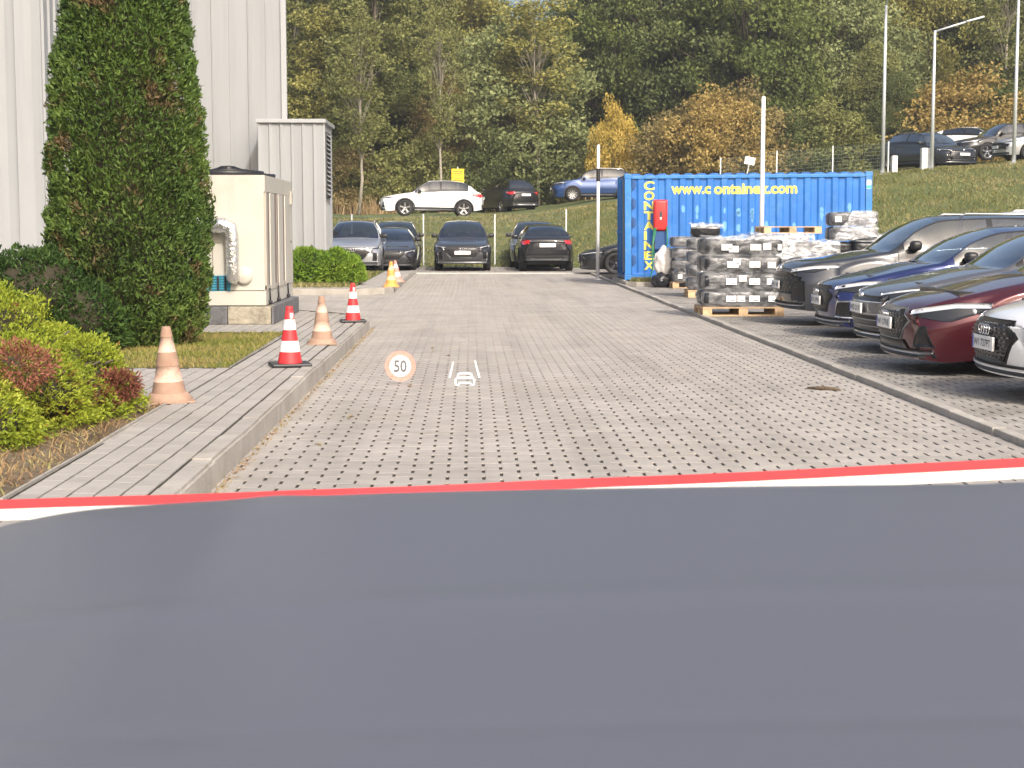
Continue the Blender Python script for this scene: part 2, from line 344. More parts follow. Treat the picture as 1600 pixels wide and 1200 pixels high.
def bond(x0, x1, y0, y1, Lx, Ly, along='x', off=.5):
    pts = []
    if along == 'x':
        r = 0; y = y0 + Ly / 2
        while y < y1:
            x = x0 + Lx / 2 - (Lx * off if r % 2 else 0)
            while x < x1 + (Lx / 2 if r % 2 else 0) - .01: pts.append((x, y)); x += Lx
            y += Ly; r += 1
    else:
        r = 0; x = x0 + Lx / 2
        while x < x1:
            y = y0 + Ly / 2 - (Ly * off if r % 2 else 0)
            while y < y1: pts.append((x, y)); y += Ly
            x += Lx; r += 1
    return np.array(pts)
KX = -1.43; RX = 3.64
road = MB().box(KX - .02, RX + .04, 4, 49.4, -.09, -.0075).build('road', M['joint']); tag(road, kind='structure')
pts = bond(KX - .07, RX + .06, 6.2, 49.2, .21, .127)
pts = pts[(pts[:, 0] > KX - .08) & (pts[:, 0] < RX + .03)]
pave('paver', road, M['paver'], pts, paver_mesh(.21, .127, delta=.006, gap=.0195, gy=.003), 0, 300, 1)
# driveway between the raised islands, flush with the road
drive = MB().prism([(KX - .02, 23.0), (-2.1, 25.0), (-12, 25.6), (-12, 36), (-1.9, 36), (-1.9, 49.38), (KX - .02, 49.38)], -.09, -.0077).build('driveway', M['joint']); tag(drive, kind='structure')
pts = bond(-11.5, KX - .02, 23.6, 34.3, .21, .127)
def in_drive(p): return (p[:, 1] > np.interp(p[:, 0], [-12, -6, -2.9, -2.05, -1.62, -1.43], [26.5, 26.4, 25.85, 24.85, 23.9, 23.1]) + .05)
pts = pts[in_drive(pts) & (pts[:, 1] < 34.1)]
pts = np.concatenate([pts, bond(-1.76, -1.45, 34.1, 49.2, .21, .127)])
pave('paver', drive, M['paver'], pts, paver_mesh(.21, .127, delta=.006, gap=.0195, gy=.003), 0, 0, 2)
far = MB().box(-16, 13.9, 49.4, 58.2, -.09, -.010).build('far_parking', M['joint']); tag(far, kind='structure')
pts = bond(-12, 9, 49.75, 58, .42, .4)
pave('grid_paver', far, M['paver2'], pts, paver_mesh(.42, .40, gap=.05, gy=.05), 0, 0, 3)
MB().box(-1.66, 4.2, 49.42, 49.72, -.01, .03, .008).build('concrete_gutter', mat('gutter', (.52, .50, .46), .8, var=.1), far)
# right hand parking bays
park = MB().box(RX + .04, 13.6, 4, 49.4, -.09, .022).build('parking_bays', M['joint']); tag(park, kind='structure')
pts = bond(RX + .15, 12.5, 5.2, 37.8, .21, .127)
pave('paver', park, M['paver2'], pts, paver_mesh(.21, .127, delta=.006, gap=.020, gy=.006), .03, 300, 4)
pts = bond(-1.6, 3.7, 37.8, 49.2, .21, .127)
# edging kerb right
edging = empty('edging_kerb', (0, 0, 0)); edging['kind'] = 'structure'
y = 5.0
edm = MB().box(-.05, .05, -.497, .497, -.06, .055, .012).me('kerb_stone'); edm.materials.append(M['kerb'])
while y < 49:
    o = link('kerb_stone', edm, None, edging, (RX + .055 + random.gauss(0, .004), y + .5, random.gauss(0, .003)), random.gauss(0, .004)); y += 1.0
# left raised sidewalk
path = [(KX, 4.0), (KX, 22.7), (-1.5, 23.35), (-1.72, 24.0), (-2.1, 24.7), (-2.9, 25.6), (-4.2, 26.1), (-9, 26.4)]
side = empty('sidewalk', (0, 0, 0)); side['kind'] = 'structure'
MB().prism([(KX - .12, 4), (KX - .12, 22.7), (-1.62, 23.3), (-1.85, 23.95), (-2.2, 24.6), (-3.0, 25.5), (-4.2, 26.0), (-9, 26.3), (-9, 19.8), (-2.24, 19.8), (-2.24, 14.9), (-9, 14.9), (-9, 11.75), (-2.24, 11.75), (-2.24, 4)], -.08, .142).build('bed', M['joint'], side)
p1 = bond(-2.211, -1.60, 6.2, 24.6, .1272, .2, 'y', .37)
p1 = p1[::-1]
p2 = bond(-8.9, -2.21, 11.8, 14.8, .126, .2, 'y', .37)
p3 = bond(-8.9, -2.21, 20.0, 25.9, .126, .2, 'y', .37)
def in_side(p): return (p[:, 1] < np.interp(p[:, 0], [-9, -4.2, -3.0, -2.2, -1.85, -1.62, -1.575], [26.2, 25.9, 25.4, 24.5, 23.85, 23.2, 22.8]) - .12)
pp = np.concatenate([p1, p2, p3]); pp = pp[in_side(pp)]
pave('paver', side, M['paver3'], pp, paver_mesh(.1272, .2, gap=.014, gy=.0055, ch=.0012), .15, 300, 5)
# kerb stones following the path
kerb = empty('kerb', (0, 0, 0)); kerb['kind'] = 'structure'
def kerb_run(path, parent, top=.152, wd=.145, ln=1.0, bot=-.08):
    P = [Vector((a, b, 0)) for a, b in path]; seg = []; 
    for i in range(len(P) - 1):
        L = (P[i + 1] - P[i]).length; n = max(1, round(L / ln))
        for k in range(n): seg.append((P[i].lerp(P[i + 1], k / n), P[i].lerp(P[i + 1], (k + 1) / n)))
    for a, b in seg:
        d = (b - a); L = d.length; rz = math.atan2(d.y, d.x)
        m_ = MB(); bm = bmesh.new(); bmesh.ops.create_cube(bm, size=1)
        for q in bm.verts: q.co = Vector((q.co.x * (L - .005), wd / 2 + q.co.y * wd, (top + bot) / 2 + q.co.z * (top - bot)))
        ed = [e for e in bm.edges if all(q.co.z > 0 for q in e.verts) and abs(e.verts[0].co.y - e.verts[1].co.y) < 1e-5]
        bmesh.ops.bevel(bm, geom=ed, offset=.018, segments=2, affect='EDGES'); me = bpy.data.meshes.new('kerb_stone'); bm.to_mesh(me); bm.free()
        me.materials.append(M['kerb'])
        o = link('kerb_stone', me, None, parent, ((a.x + b.x) / 2, (a.y + b.y) / 2, random.gauss(0, .003)), rz + random.gauss(0, .003))
kerb_run(path, kerb)
# low edging between sidewalk and soil
low = empty('sidewalk_edging', (0, 0, 0)); low['kind'] = 'structure'
kerb_run([(-2.215, 4.5), (-2.215, 11.75)], low, .158, .05); kerb_run([(-2.215, 14.9), (-2.26, 19.9)], low, .156, .04)
# second raised island with hedge
isl = empty('far_island', (0, 0, 0)); isl['kind'] = 'structure'
MB().prism([(-12, 34.3), (-2.3, 34.3), (-1.8, 34.9), (-1.8, 48.2), (-2.1, 48.6), (-12, 48.6)], -.08, .112).build('bed', M['joint'], isl)
kerb_run([(-1.69, 48.3), (-1.68, 35.0), (-1.85, 34.55), (-2.3, 34.2), (-12, 34.15)][::-1], isl, .13)
pp = bond(-2.55, -1.84, 34.9, 48.2, .126, .2, 'y', .37); pp = np.concatenate([pp, bond(-12, -2.55, 34.4, 35.3, .126, .2, 'y', .37)])
pave('paver', isl, M['paver3'], pp, paver_mesh(.126, .2, gap=.008), .12, 0, 6)
ilawn = MB().box(-12, -2.56, 35.3, 48.4, .1125, .125).build('island_lawn', M['turf'], isl)
# planting bed near the camera, and the small lawn
bed = MB().box(-9, -2.27, 4.5, 11.75, -.08, .135).build('planting_bed', M['soil']); tag(bed, kind='structure')
lawn = MB().box(-9, -2.27, 14.92, 19.85, -.08, .135).build('lawn', M['turf']); tag(lawn, kind='structure')
flat = lambda z: (lambda x, y: np.full_like(x, z))
blades('lawn_grass', 26000, (-6, -2.27, 14.92, 19.85), flat(.135), .05, .012, M['lawn'], seed=3, label='short patchy yellow green grass of the small lawn beside the beige cabinet')
blades('dry_grass', 9000, (-5, -2.27, 6.5, 11.75), flat(.135), .055, .011, M['litter'], seed=4, lean=1.3, label='dry grass and leaf litter on the soil beside the sidewalk')
blades('joint_weeds', 2600, (KX + .002, KX + .07, 7.5, 23), flat(-.002), .022, .014, M['litter'], seed=5, lean=1.2, label='litter and weeds in the gutter along the left kerb')
blades('island_grass', 9000, (-5, -2.57, 35.3, 46), flat(.125), .10, .03, M['grass'], seed=6, label='grass tufts on the island behind the hedge')
def kp(x, y, g): return (g.uniform(0, 1, len(x)) < 1) & ~((x > 3.5) & (x < 10.5) & (y < 42.3)) & (terr(x, y) > .0)
blades('embankment_grass', 170000, (-14, 27, 41, 73), lambda x, y: terr(x, y), .11, .036, M['grass'], seed=7, lean=.7, keep=kp, label='rough olive grass covering the embankment slope')
blades('tall_dry_grass', 9000, (-14, 14, 88, 99), lambda x, y: terr(x, y), 1.0, .06, M['dry'], seed=8, lean=.22, keep=lambda x, y, g: (np.sin(x * .9 + 1) + np.sin(y * .8 + x * .3) > .3), label='tall tan dry grass standing behind the cars on the embankment')

# ------------------------------------------------------------ buildings of ribbed white sheet
def rib_panel(wd, H, depth, name='wall_panel', kind='scallop'):
    """one sheet panel: faces -y, runs along x 0..wd, seam fold at its edges"""
    if kind == 'scallop': pr = [(0, .0), (.012, depth), (.03, depth * .9), (wd * .3, depth * .25), (wd * .6, .004), (wd - .012, depth * .15), (wd - .004, 0)]
    else: pr = [(0, 0), (.01, .014), (.03, .014), (.04, 0), (wd * .5 - .01, 0), (wd * .5, .008), (wd * .5 + .012, .008), (wd * .5 + .022, 0), (wd - .002, 0)]
    m = MB(); n = len(pr)
    m.add([(x, -d, 0) for x, d in pr] + [(x, -d, H) for x, d in pr], [(i, i + 1, n + i + 1, n + i) for i in range(n - 1)])
    me = m.me(name); me.materials.append(M['panel']); return me
def clad(parent, a, b, z0, H, wd, depth, kind='scallop'):
    a = Vector((*a, z0)); b = Vector((*b, z0)); L = (b - a).length; n = max(1, round(L / wd)); wd = L / n
    me = rib_panel(wd, H, depth, kind=kind); rz = math.atan2(b.y - a.y, b.x - a.x)
    for i in range(n): link('wall_panel', me, None, parent, a.lerp(b, i / n), rz)
hall = empty('warehouse_hall', (-8, 40, 0), 0, 'tall white warehouse clad in vertical metal panels behind the column shaped conifer', 'building')
hp = lambda o: setattr(o, 'matrix_parent_inverse', Matrix.Translation((8, -40, 0)))
h_ = MB().box(-20, -8.15, 31.08, 40.07, 0, 9.4).prism([(-20, 40.08), (-4.60, 40.08), (-8.2, 61), (-20, 61)], 0, 9.4).build('wall_core', M['panel'], hall); hp(h_)
hallw = empty('cladding', (-8, 40, 0)); hallw.parent = hall; hallw.location = (0, 0, 0); hp(hallw)
hallw.matrix_parent_inverse = Matrix.Identity(4); hallw.location = (8, -40, 0)
bpy.data.objects.remove(hallw)
def clad_h(a, b, H, wd, depth, kind='scallop'):
    o0 = set(COL.objects); clad(hall, a, b, 0, H, wd, depth, kind)
    for o in set(COL.objects) - o0: hp(o)
clad_h((-16, 31.05), (-8.12, 31.05), 9.4, .5, .10)
clad_h((-8.12, 31.05), (-8.12, 40.05), 9.4, .45, .05)
clad_h((-8.12, 40.05), (-4.57, 40.05), 9.4, .85, .02, 'fine')
clad_h((-4.57, 40.06), (-8.17, 61), 9.4, .85, .02, 'fine')
for bx in [(-16.1, -8.05, 30.95, 31.1, 9.4, 9.6), (-8.2, -8.02, 31.1, 40, 9.4, 9.6), (-8.1, -4.48, 39.92, 40.1, 9.4, 9.6), (-4.63, -4.5, 39.98, 40.1, 0, 9.39)]:
    hp(MB().box(*bx).build('corner_trim', M['trimw'], hall))
ann = empty('ventilation_annex', (-4.2, 39.5, 0), 0, 'low white metal clad annex with a louvred vent, behind the clipped green hedge', 'building')
ap = lambda o: setattr(o, 'matrix_parent_inverse', Matrix.Translation((4.2, -39.5, 0)))
XA0, XA1, YA0, YA1, HA = -5.04, -3.45, 38.5, 40.4, 3.90
ap(MB().box(XA0 + .05, XA1 - .05, YA0 + .05, YA1 + .6, 0, HA).build('core', M['panel'], ann))
o0 = set(COL.objects); clad(ann, (XA0, YA0 + .04), (XA1 - .02, YA0 + .04), 0, HA, .275, .035); clad(ann, (XA1 - .045, YA0 + .04), (XA1 - .045, YA1 + .6), 0, HA, .32, .012, 'fine')
for o in set(COL.objects) - o0: ap(o)
ap(MB().box(XA0 - .03, XA1 + .03, YA0 - .05, YA1 + .62, HA, HA + .09, .01).build('roof_edge', M['trimw'], ann))
ap(MB().box(XA1 - .035, XA1 + .005, YA0 + .02, YA0 + .09, 0, HA - .003).build('corner_trim', M['trimw'], ann))
lv = MB().box(XA1 - .04, XA1 + .004, YA0 + .45, YA1 - .35, 2.15, 3.72).build('vent_frame', M['louver'], ann); ap(lv)
for i in range(14):
    z = 2.2 + i * .108
    o = MB().add([(XA1 + .004, YA0 + .5, z + .05), (XA1 + .05, YA0 + .5, z), (XA1 + .05, YA1 - .4, z), (XA1 + .004, YA1 - .4, z + .05), (XA1 + .004, YA0 + .5, z + .06), (XA1 + .05, YA0 + .5, z + .01), (XA1 + .05, YA1 - .4, z + .01), (XA1 + .004, YA1 - .4, z + .06)], [(0, 1, 2, 3), (4, 7, 6, 5), (1, 5, 6, 2), (0, 4, 5, 1), (3, 2, 6, 7)]).build('slat', M['trimw'], lv)

# ------------------------------------------------------------ beige air handling unit
UX, UY0, UY1, UZ0, UZ1 = -2.74, 21.5, 24.7, .40, 2.13; UL = -4.95
ac = empty('chiller_unit', ((UX + UL) / 2, 23, .15), 0, 'beige chiller cabinet with black fan guards and a foil pipe, right of the tall conifer', 'chiller')
ci = Matrix.Translation((-(UX + UL) / 2, -23, -.15))
def ap2(o): o.matrix_parent_inverse = ci; return o
ap2(MB().box(UL, UX - .03, UY0 + .02, UY1, UZ0, UZ1, .01).build('casing', M['cream'], ac))
for a, b in [(UL, -4.16), (-4.155, -3.44), (-3.435, UX)]:
    ap2(MB().box(a + .003, b - .003, UY0 - .012, UY0 + .019, UZ0 + .20, UZ1 - .0, .006).build('front_panel', M['cream'], ac))
ap2(MB().box(UL, UX + .01, UY0 - .02, UY1, UZ0, UZ0 + .19, .006).build('skirt', M['cream'], ac))
ap2(MB().box(UX - .03, UX + .012, UY0 - .01, UY1, UZ1 - .22, UZ1, .006).build('side_top_panel', M['cream'], ac))
ap2(MB().box(UX - .03, UX + .004, UY0 + .06, UY1 - .95, UZ0 + .26, UZ1 - .23).build('coil', M['coil'], ac))
for y0, y1, m_ in [(UY0 + .03, UY0 + .22, 'creamd'), (UY0 + .5, UY0 + .95, 'cream'), (UY0 + 1.25, UY0 + 1.34, 'coil'), (UY0 + 1.45, UY0 + 1.95, 'cream'), (UY0 + 2.25, UY1, 'cream')]:
    ap2(MB().box(UX - .02, UX + .02, y0, y1, UZ0 + .20, UZ1 - .225, .005).build('side_post', M[m_], ac))
ap2(MB().box(UX - .025, UX + .016, UY0 + .03, UY1 - .02, UZ0 + .19, UZ0 + .26).build('side_sill', M['creamd'], ac))
fr = ap2(MB().box(UL + .1, UX - .15, UY0 + .15, UY1 - .2, UZ1, UZ1 + .025).build('top_deck', M['blackp'], ac))
for cx in (-3.35, -4.45):
    for cy in (22.4, 23.7):
        g = MB()
        for r in (.15, .25, .35, .44): g.lathe([(r, .09 - r * .12), (r + .018, .09 - r * .12), (r + .018, .105 - r * .12), (r, .105 - r * .12), (r, .09 - r * .12)], 24, (cx, cy, UZ1 + .03))
        g.lathe([(.001, .13), (.11, .12), (.12, .05), (.001, .04)], 16, (cx, cy, UZ1 + .03))
        for k in range(8):
            a = k * math.pi / 4; g.tube([(cx + .1 * math.cos(a), cy + .1 * math.sin(a), UZ1 + .13), (cx + .46 * math.cos(a), cy + .46 * math.sin(a), UZ1 + .02)], .014, 5)
        g.lathe([(.46, -.01), (.5, -.01), (.5, .06), (.46, .06)], 24, (cx, cy, UZ1 + .02))
        ap2(g.build('fan_guard', M['blackp'], ac))
ap2(MB().box(-4.1, -3.55, UY0 - .02, UY0 + .01, 1.22, 1.25).build('handle', M['blackp'], ac))
gv = ap2(MB().box(-4.15, -3.18 + -.02, UY0 - .018, UY0 + .01, .59, .80).build('blue_louver', M['bluegrid'], ac))
for k in range(19):
    MB().box(-4.13 + k * .05, -4.105 + k * .05, UY0 - .028, UY0 - .0185, .60, .79).build('slat', M['blackp'] if k % 2 else M['bluegrid'], gv)
for k in range(6): MB().box(-4.14, -3.21, UY0 - .034, UY0 - .0285, .61 + k * .034, .616 + k * .034).build('slat', M['blackp'], gv)
pp_ = MB().tube([(-4.6, UY0 - .16, 1.36), (-3.75, UY0 - .16, 1.42), (-3.6, UY0 - .16, 1.50), (-3.42, UY0 - .16, 1.51)], [.11, .12, .145, .12], 12)
pp_.tube([(-3.46, UY0 - .16, 1.47), (-3.26, UY0 - .16, 1.47), (-3.17, UY0 - .16, 1.43), (-3.15, UY0 - .16, 1.33), (-3.145, UY0 - .16, .86), (-3.15, UY0 - .16, .79), (-3.15, UY0 - .05, .76)], [.1, .105, .1, .09, .085, .09, .09], 12)
ap2(pp_.build('foil_pipe', M['foil'], ac))
ap2(MB().lathe([(.001, -.05), (.09, -.04), (.12, -.02), (.12, .04)], 20, (-3.02, UY0 - .03, .80), 'y').build('pipe_boss', M['cream'], ac))
ap2(MB().box(UX + .02, UX + .05, UY1 - .35, UY1 - .2, 1.78, 1.98).build('control_box', M['creamd'], ac))
for yy in (21.75, 22.7, 23.9):
    ap2(MB().tube([(UX + .03, yy, .62), (UX + .035, yy, .44)], .012, 6).lathe([(.001, -.03), (.028, -.02), (.028, .02), (.001, .03)], 8, (UX + .035, yy, .43)).build('hold_down_hook', M['blackp'], ac))
ap2(MB().box(UX + .014, UX + .022, UY1 - .3, UY1 - .2, 1.2, 1.24).build('lock', M['blackp'], ac))
# block plinth under the unit
pl = empty('block_plinth', ((UX + UL) / 2, 23, .15), 0, 'row of grey and stone coloured blocks carrying the beige chiller cabinet', 'plinth')
pi_ = ci
x = UL - .1
for wd, m_ in [(.62, 'greyblock'), (.62, 'greyblock'), (.58, 'greyblock'), (.58, 'stone')]:
    o = MB().box(x, x + wd - .008, UY0 - .12, UY0 + .4, .152, .388, .012).build('block', M[m_], pl); o.matrix_parent_inverse = pi_; x += wd
for k in range(6):
    o = MB().box(UX + .12 - .4, UX + .12, UY0 - .118 + (k * .53 if k else .0) + (.0 if k else .0), UY0 - .13 + (k + 1) * .53, .153, .388, .012)
    if k: o = o.build('block', M['greyblock'], pl); o.matrix_parent_inverse = pi_
o = MB().box(x + .0, UX + .12, UY0 - .12, UY0 + .40, .1525, .387, .012).build('block', M['greyblock'], pl); o.matrix_parent_inverse = pi_
tag(MB().tube([(-3.62, UY0 - .25, .15), (-3.62, UY0 - .25, .42), (-3.62, UY0 - .16, .46)], .02, 8).build('drain_pipe', M['white']), 'thin white drain pipe at the left front of the block plinth', 'pipe')

# ------------------------------------------------------------ container
CW, CH, CD = 6.06, 2.59, 2.44
cont = empty('shipping_container', (3.80, 39.3, .14), R(-1.2), 'blue corrugated shipping container with yellow lettering on its long side', 'container')
cont.rotation_euler = (0, R(-.55), R(-1.2))
def cprof(x):  # depth of the corrugation behind the outer plane, 0 outside .036 inside
    t = (x % .34) / .34
    return .0 if t < .38 else (t - .38) / .10 * .036 if t < .48 else .036 if t < .86 else .036 - (t - .86) / .14 * .036
bp = sorted([x for k in range(0, 19) for x in (k * .34, k * .34 + .38 * .34, k * .34 + .48 * .34, k * .34 + .86 * .34)])
bp = [.17] + [x for x in bp if .17 < x < CW - .17] + [CW - .17]
m_ = MB(); n = len(bp)
for yy, sg in ((.03, 1), (CD - .03, -1)):
    b = [(x, yy + sg * cprof(x), .17) for x in bp] + [(x, yy + sg * cprof(x), CH - .12) for x in bp]; m_.add(b, [(i, i + 1, n + i + 1, n + i) for i in range(n - 1)])
m_.build('side_panel', M['blue'], cont)
m_ = MB(); ny = 7
for k in range(18):  # roof corrugation
    x = .16 + k * .32
    m_.add([(x, .06, CH - .04), (x + .06, .06, CH - .0), (x + .2, .06, CH - .0), (x + .26, .06, CH - .04), (x + .32, .06, CH - .04)] + [(a, CD - .06, b) for a, b in ((x, CH - .04), (x + .06, CH), (x + .2, CH), (x + .26, CH - .04), (x + .32, CH - .04))], [(i, i + 1, 6 + i, 5 + i) for i in range(4)] + [(0, 1, 2, 3)])
m_.build('roof_panel', M['blue'], cont)
for x0, x1 in ((0, .16), (CW - .16, CW)):
    for y0 in (0, CD - .16): MB().box(x0, x1, y0 + .002, y0 + .158, .12, CH - .11, .01).build('corner_post', M['bluetrim'], cont)
for y0, y1 in ((.006, .1), (CD - .1, CD - .006)):
    MB().box(.17, CW - .17, y0, y1, CH - .125, CH - .045, .01).build('top_rail', M['bluetrim'], cont); MB().box(.17, CW - .17, y0, y1, .015, .17, .01).build('bottom_rail', M['blue'], cont)
for x0, x1 in ((.006, .1), (CW - .1, CW - .006)):
    MB().box(x0, x1, .17, CD - .17, CH - .125, CH - .02, .01).build('end_rail', M['bluedark'], cont); MB().box(x0, x1, .17, CD - .17, .015, .17, .01).build('end_rail', M['bluedark'], cont)
for x0 in (-.006, CW - .172):
    for y0 in (-.006, CD - .156):
        for z0 in (0, CH - .118): MB().box(x0, x0 + .178, y0, y0 + .162, z0, z0 + .118, .012).build('corner_casting', M['bluetrim'], cont)
for k, (y0, y1) in enumerate(((.17, CD / 2 - .004), (CD / 2 + .004, CD - .17))):
    d = MB().box(.02, .06, y0, y1, .18, CH - .13, .006)
    for q in range(5): d.box(.004, .021, y0 + .08, y1 - .08, .3 + q * .42, .48 + q * .42)
    dd = d.build('door', M['bluedark'], cont)
    for f in (.22, .78):
        yy = y0 + (y1 - y0) * f; MB().tube([(-.02, yy, .12), (-.02, yy, CH - .1)], .018, 8).box(-.06, -.01, yy - .03, yy + .17, 1.15, 1.2).build('lock_rod', M['bluetrim'], dd)
MB().box(-.04, .0, .05, .11, .2, CH - .15).build('door_seal', M['blackp'], cont)
for k in range(5):   # dark slots of the pressed door edge seen on the corner panel
    z = .35 + k * .46; MB().add([(.19, .02, z), (.27, .02, z + .06), (.27, .02, z + .22), (.19, .02, z + .28), (.19, .034, z), (.27, .034, z + .06), (.27, .034, z + .22), (.19, .034, z + .28)], [(0, 1, 2, 3), (0, 4, 5, 1), (2, 6, 7, 3)]).build('pressed_rib', M['bluedark'], cont)
MB().box(CW - .14, CW - .03, -.004, .001, CH - .42, CH - .20).build('inspection_sticker', M['white'], cont)
MB().box(CW - .135, CW - .035, -.007, -.0045, CH - .41, CH - .33).build('sticker_print', mat('sticker_green', (.05, .5, .42), .5), cont)
def text_mesh(s, size, bold=.0, ext=.0):
    cu = bpy.data.curves.new('t', 'FONT'); cu.body = s; cu.size = size; cu.offset = bold; cu.extrude = ext; cu.align_x = 'LEFT'; cu.resolution_u = 3
    o = bpy.data.objects.new('t', cu); COL.objects.link(o); bpy.context.view_layer.update()
    me = bpy.data.meshes.new_from_object(o.evaluated_get(bpy.context.evaluated_depsgraph_get())); bpy.data.objects.remove(o); return me
def wall_text(s, size, x0, z0, sx=1, bold=.012, width=None):
    me = text_mesh(s, size, bold); bm = bmesh.new(); bm.from_mesh(me)
    if width: l0 = min(q.co.x for q in bm.verts); sx = width / (max(q.co.x for q in bm.verts) - l0); x0 -= l0 * sx
    for q in bm.verts: q.co = Vector((x0 + q.co.x * sx, 0, z0 + q.co.y))
    lo, hi = min(q.co.x for q in bm.verts), max(q.co.x for q in bm.verts)
    for c in bp:
        if lo < c < hi: bmesh.ops.bisect_plane(bm, geom=bm.verts[:] + bm.edges[:] + bm.faces[:], plane_co=(c, 0, 0), plane_no=(1, 0, 0), dist=1e-6)
    for q in bm.verts: q.co.y = .03 + cprof(q.co.x) - .004
    me2 = bpy.data.meshes.new('lettering'); bm.to_mesh(me2); bm.free(); return link('lettering', me2, M['yellow'], cont)
wall_text('www.c', .36, 1.14, 2.10, bold=.014, width=.97); wall_text('ontainex.com', .36, 2.19, 2.09, bold=.014, width=2.04)
for i, ch in enumerate('CONTAINEX'):
    wd = {'I': .10}.get(ch, 0)
    wall_text(ch, .285, .47, 2.20 - i * .243, bold=.010, width=.075 if ch == 'I' else .26)
for k in range(26):   # rubbed paint patches on the ribs
    x = random.choice([random.uniform(1.6, 3.6), random.uniform(1.6, 5.6)]); x = math.floor(x / .34) * .34 + .07; z = random.uniform(1.15, 1.75)
    rr = random.uniform(.035, .06); hh = random.uniform(.06, .14)
    MB().add([(x + rr * math.cos(a) * random.uniform(.7, 1.1), .0265 - .0002 * k % .001, z + hh * math.sin(a) * random.uniform(.7, 1.1)) for a in [j * math.pi / 6 for j in range(12)]], [tuple(range(12))]).build('rubbed_paint_patch', mat('rubbed_blue', (.13, .34, .62), .6) if k == 0 else bpy.data.materials['rubbed_blue'], cont)
# hose cabinet on the container
XC = X(1033, 38.9); hb = empty('hose_cabinet', (XC, 39.12, 1.0), R(-1.2), 'rounded red hose cabinet hung on the blue container beside its vertical lettering', 'cabinet')
def rbox(w, h, d, r, name, m, parent, loc):
    bm = bmesh.new(); bmesh.ops.create_cube(bm, size=1)
    for q in bm.verts: q.co = Vector((q.co.x * w, q.co.y * d, q.co.z * h))
    bmesh.ops.bevel(bm, geom=bm.edges[:], offset=r, segments=4, affect='EDGES', profile=.5); me = bpy.data.meshes.new(name); bm.to_mesh(me); bm.free()
    for p in me.polygons: p.use_smooth = True
    return link(name, me, m, parent, loc)
rbox(.33, .74, .22, .055, 'body', M['redbox'], hb, (0, 0, .72)); rbox(.35, .76, .05, .024, 'rim', M['redbox'], hb, (0, .02, .72))
MB().add([(-.03, -.112, .66), (.03, -.112, .66), (.04, -.112, .76), (0, -.112, .86), (-.04, -.112, .76)], [(0, 1, 2, 3, 4)]).build('flame_symbol', M['ink'], hb); MB().box(-.02, .02, -.1125, -.1105, .62, .68).build('symbol_print', M['white'], hb)
MB().box(-.13, .13, -.05, .12, -.1, .34).build('dark_blue_strip', M['bluedark'], hb)  # dark blue strip directly below the cabinet body
tag(MB().tube([(XC - .12, 38.98, 1.42), (XC - .2, 38.93, 1.0), (XC - .17, 38.9, .75), (XC - .10, 38.88, .62)], .018, 6).tube([(XC - .16, 38.99, 1.42), (XC - .22, 38.9, .9), (XC - .2, 38.86, .5), (XC - .26, 38.8, .22), (XC - .05, 38.75, .14)], .018, 6).tube([(XC + .14, 38.98, 1.45), (XC + .16, 38.95, 1.1), (XC + .06, 38.93, .7)], .018, 6).build('garden_hose', M['hose']), 'green hose hanging in loops below the red cabinet', 'hose')
# verge in front of the container
verge = empty('container_verge', (0, 0, 0)); verge['kind'] = 'structure'
MB().box(3.86, 11.5, 38.15, 42.4, -.08, .125).build('soil_bed', M['turf'], verge); kerb_run([(11.5, 38.02), (3.95, 38.02), (3.72, 38.3), (3.72, 42)][::-1], verge, .14, .11)
blades('verge_grass', 5000, (3.9, 9.8, 38.2, 39.2), flat(.125), .12, .03, M['grass'], seed=11, label='grass strip at the foot of the blue container')

# ------------------------------------------------------------ pallets and wrapped loads
def once(fn):
    cache = {}
    def f(*a):
        if a not in cache: cache[a] = fn(*a)
        return cache[a]
    return f
@once
def meboard(w_, d_, h_, mname, bev): me = MB().box(-w_ / 2, w_ / 2, -d_ / 2, d_ / 2, 0, h_, bev).me('board'); me.materials.append(M[mname]); return me
def pallet(x, y, z, rz, label, w_=1.2, d_=.8, group='wooden pallets under and on the wrapped loads'):
    t = empty('wooden_pallet', (x, y, z), rz, label, 'pallet', group)
    for k in range(3): link('bottom_board', meboard(w_, .1, .022, 'wood', 0), None, t, (0, (k - 1) * (d_ / 2 - .05), 0))
    for a in (-1, 0, 1):
        for b in (-1, 0, 1): link('block', meboard(.145, .1, .078, 'wood', 0), None, t, (a * (w_ / 2 - .073), b * (d_ / 2 - .05), .0225))
    for a in (-1, 0, 1): link('cross_board', meboard(.145, d_, .022, 'wood', 0), None, t, (a * (w_ / 2 - .073), 0, .101))
    for k in range(5): link('deck_board', meboard(w_, .12, .022, 'wood', 0), None, t, (0, (k - 2) * (d_ / 2 - .06) / 2, .1235))
    return t
@once
def bale_mesh(bw, bd, bh, seed):
    bm = bmesh.new(); bmesh.ops.create_cube(bm, size=1); bmesh.ops.subdivide_edges(bm, edges=bm.edges[:], cuts=5, use_grid_fill=True)
    for q in bm.verts:
        p = q.co * 2; e = 5.0; L = (abs(p.x) ** e + abs(p.y) ** e + abs(p.z) ** e) ** (1 / e); p = p / max(L, 1e-6) * 1.02 if L > 1e-6 else p
        nz = mnoise.noise(Vector((p.x * 2.2 + seed * 7, p.y * 2.2, p.z * 2.2))) * .04
        q.co = Vector((p.x * bw / 2, p.y * bd / 2, p.z * bh / 2)) * (1 + nz)
    me = bpy.data.meshes.new('bale'); bm.to_mesh(me); bm.free(); me.materials.append(M['bale'])
    for p in me.polygons: p.use_smooth = True
    return me
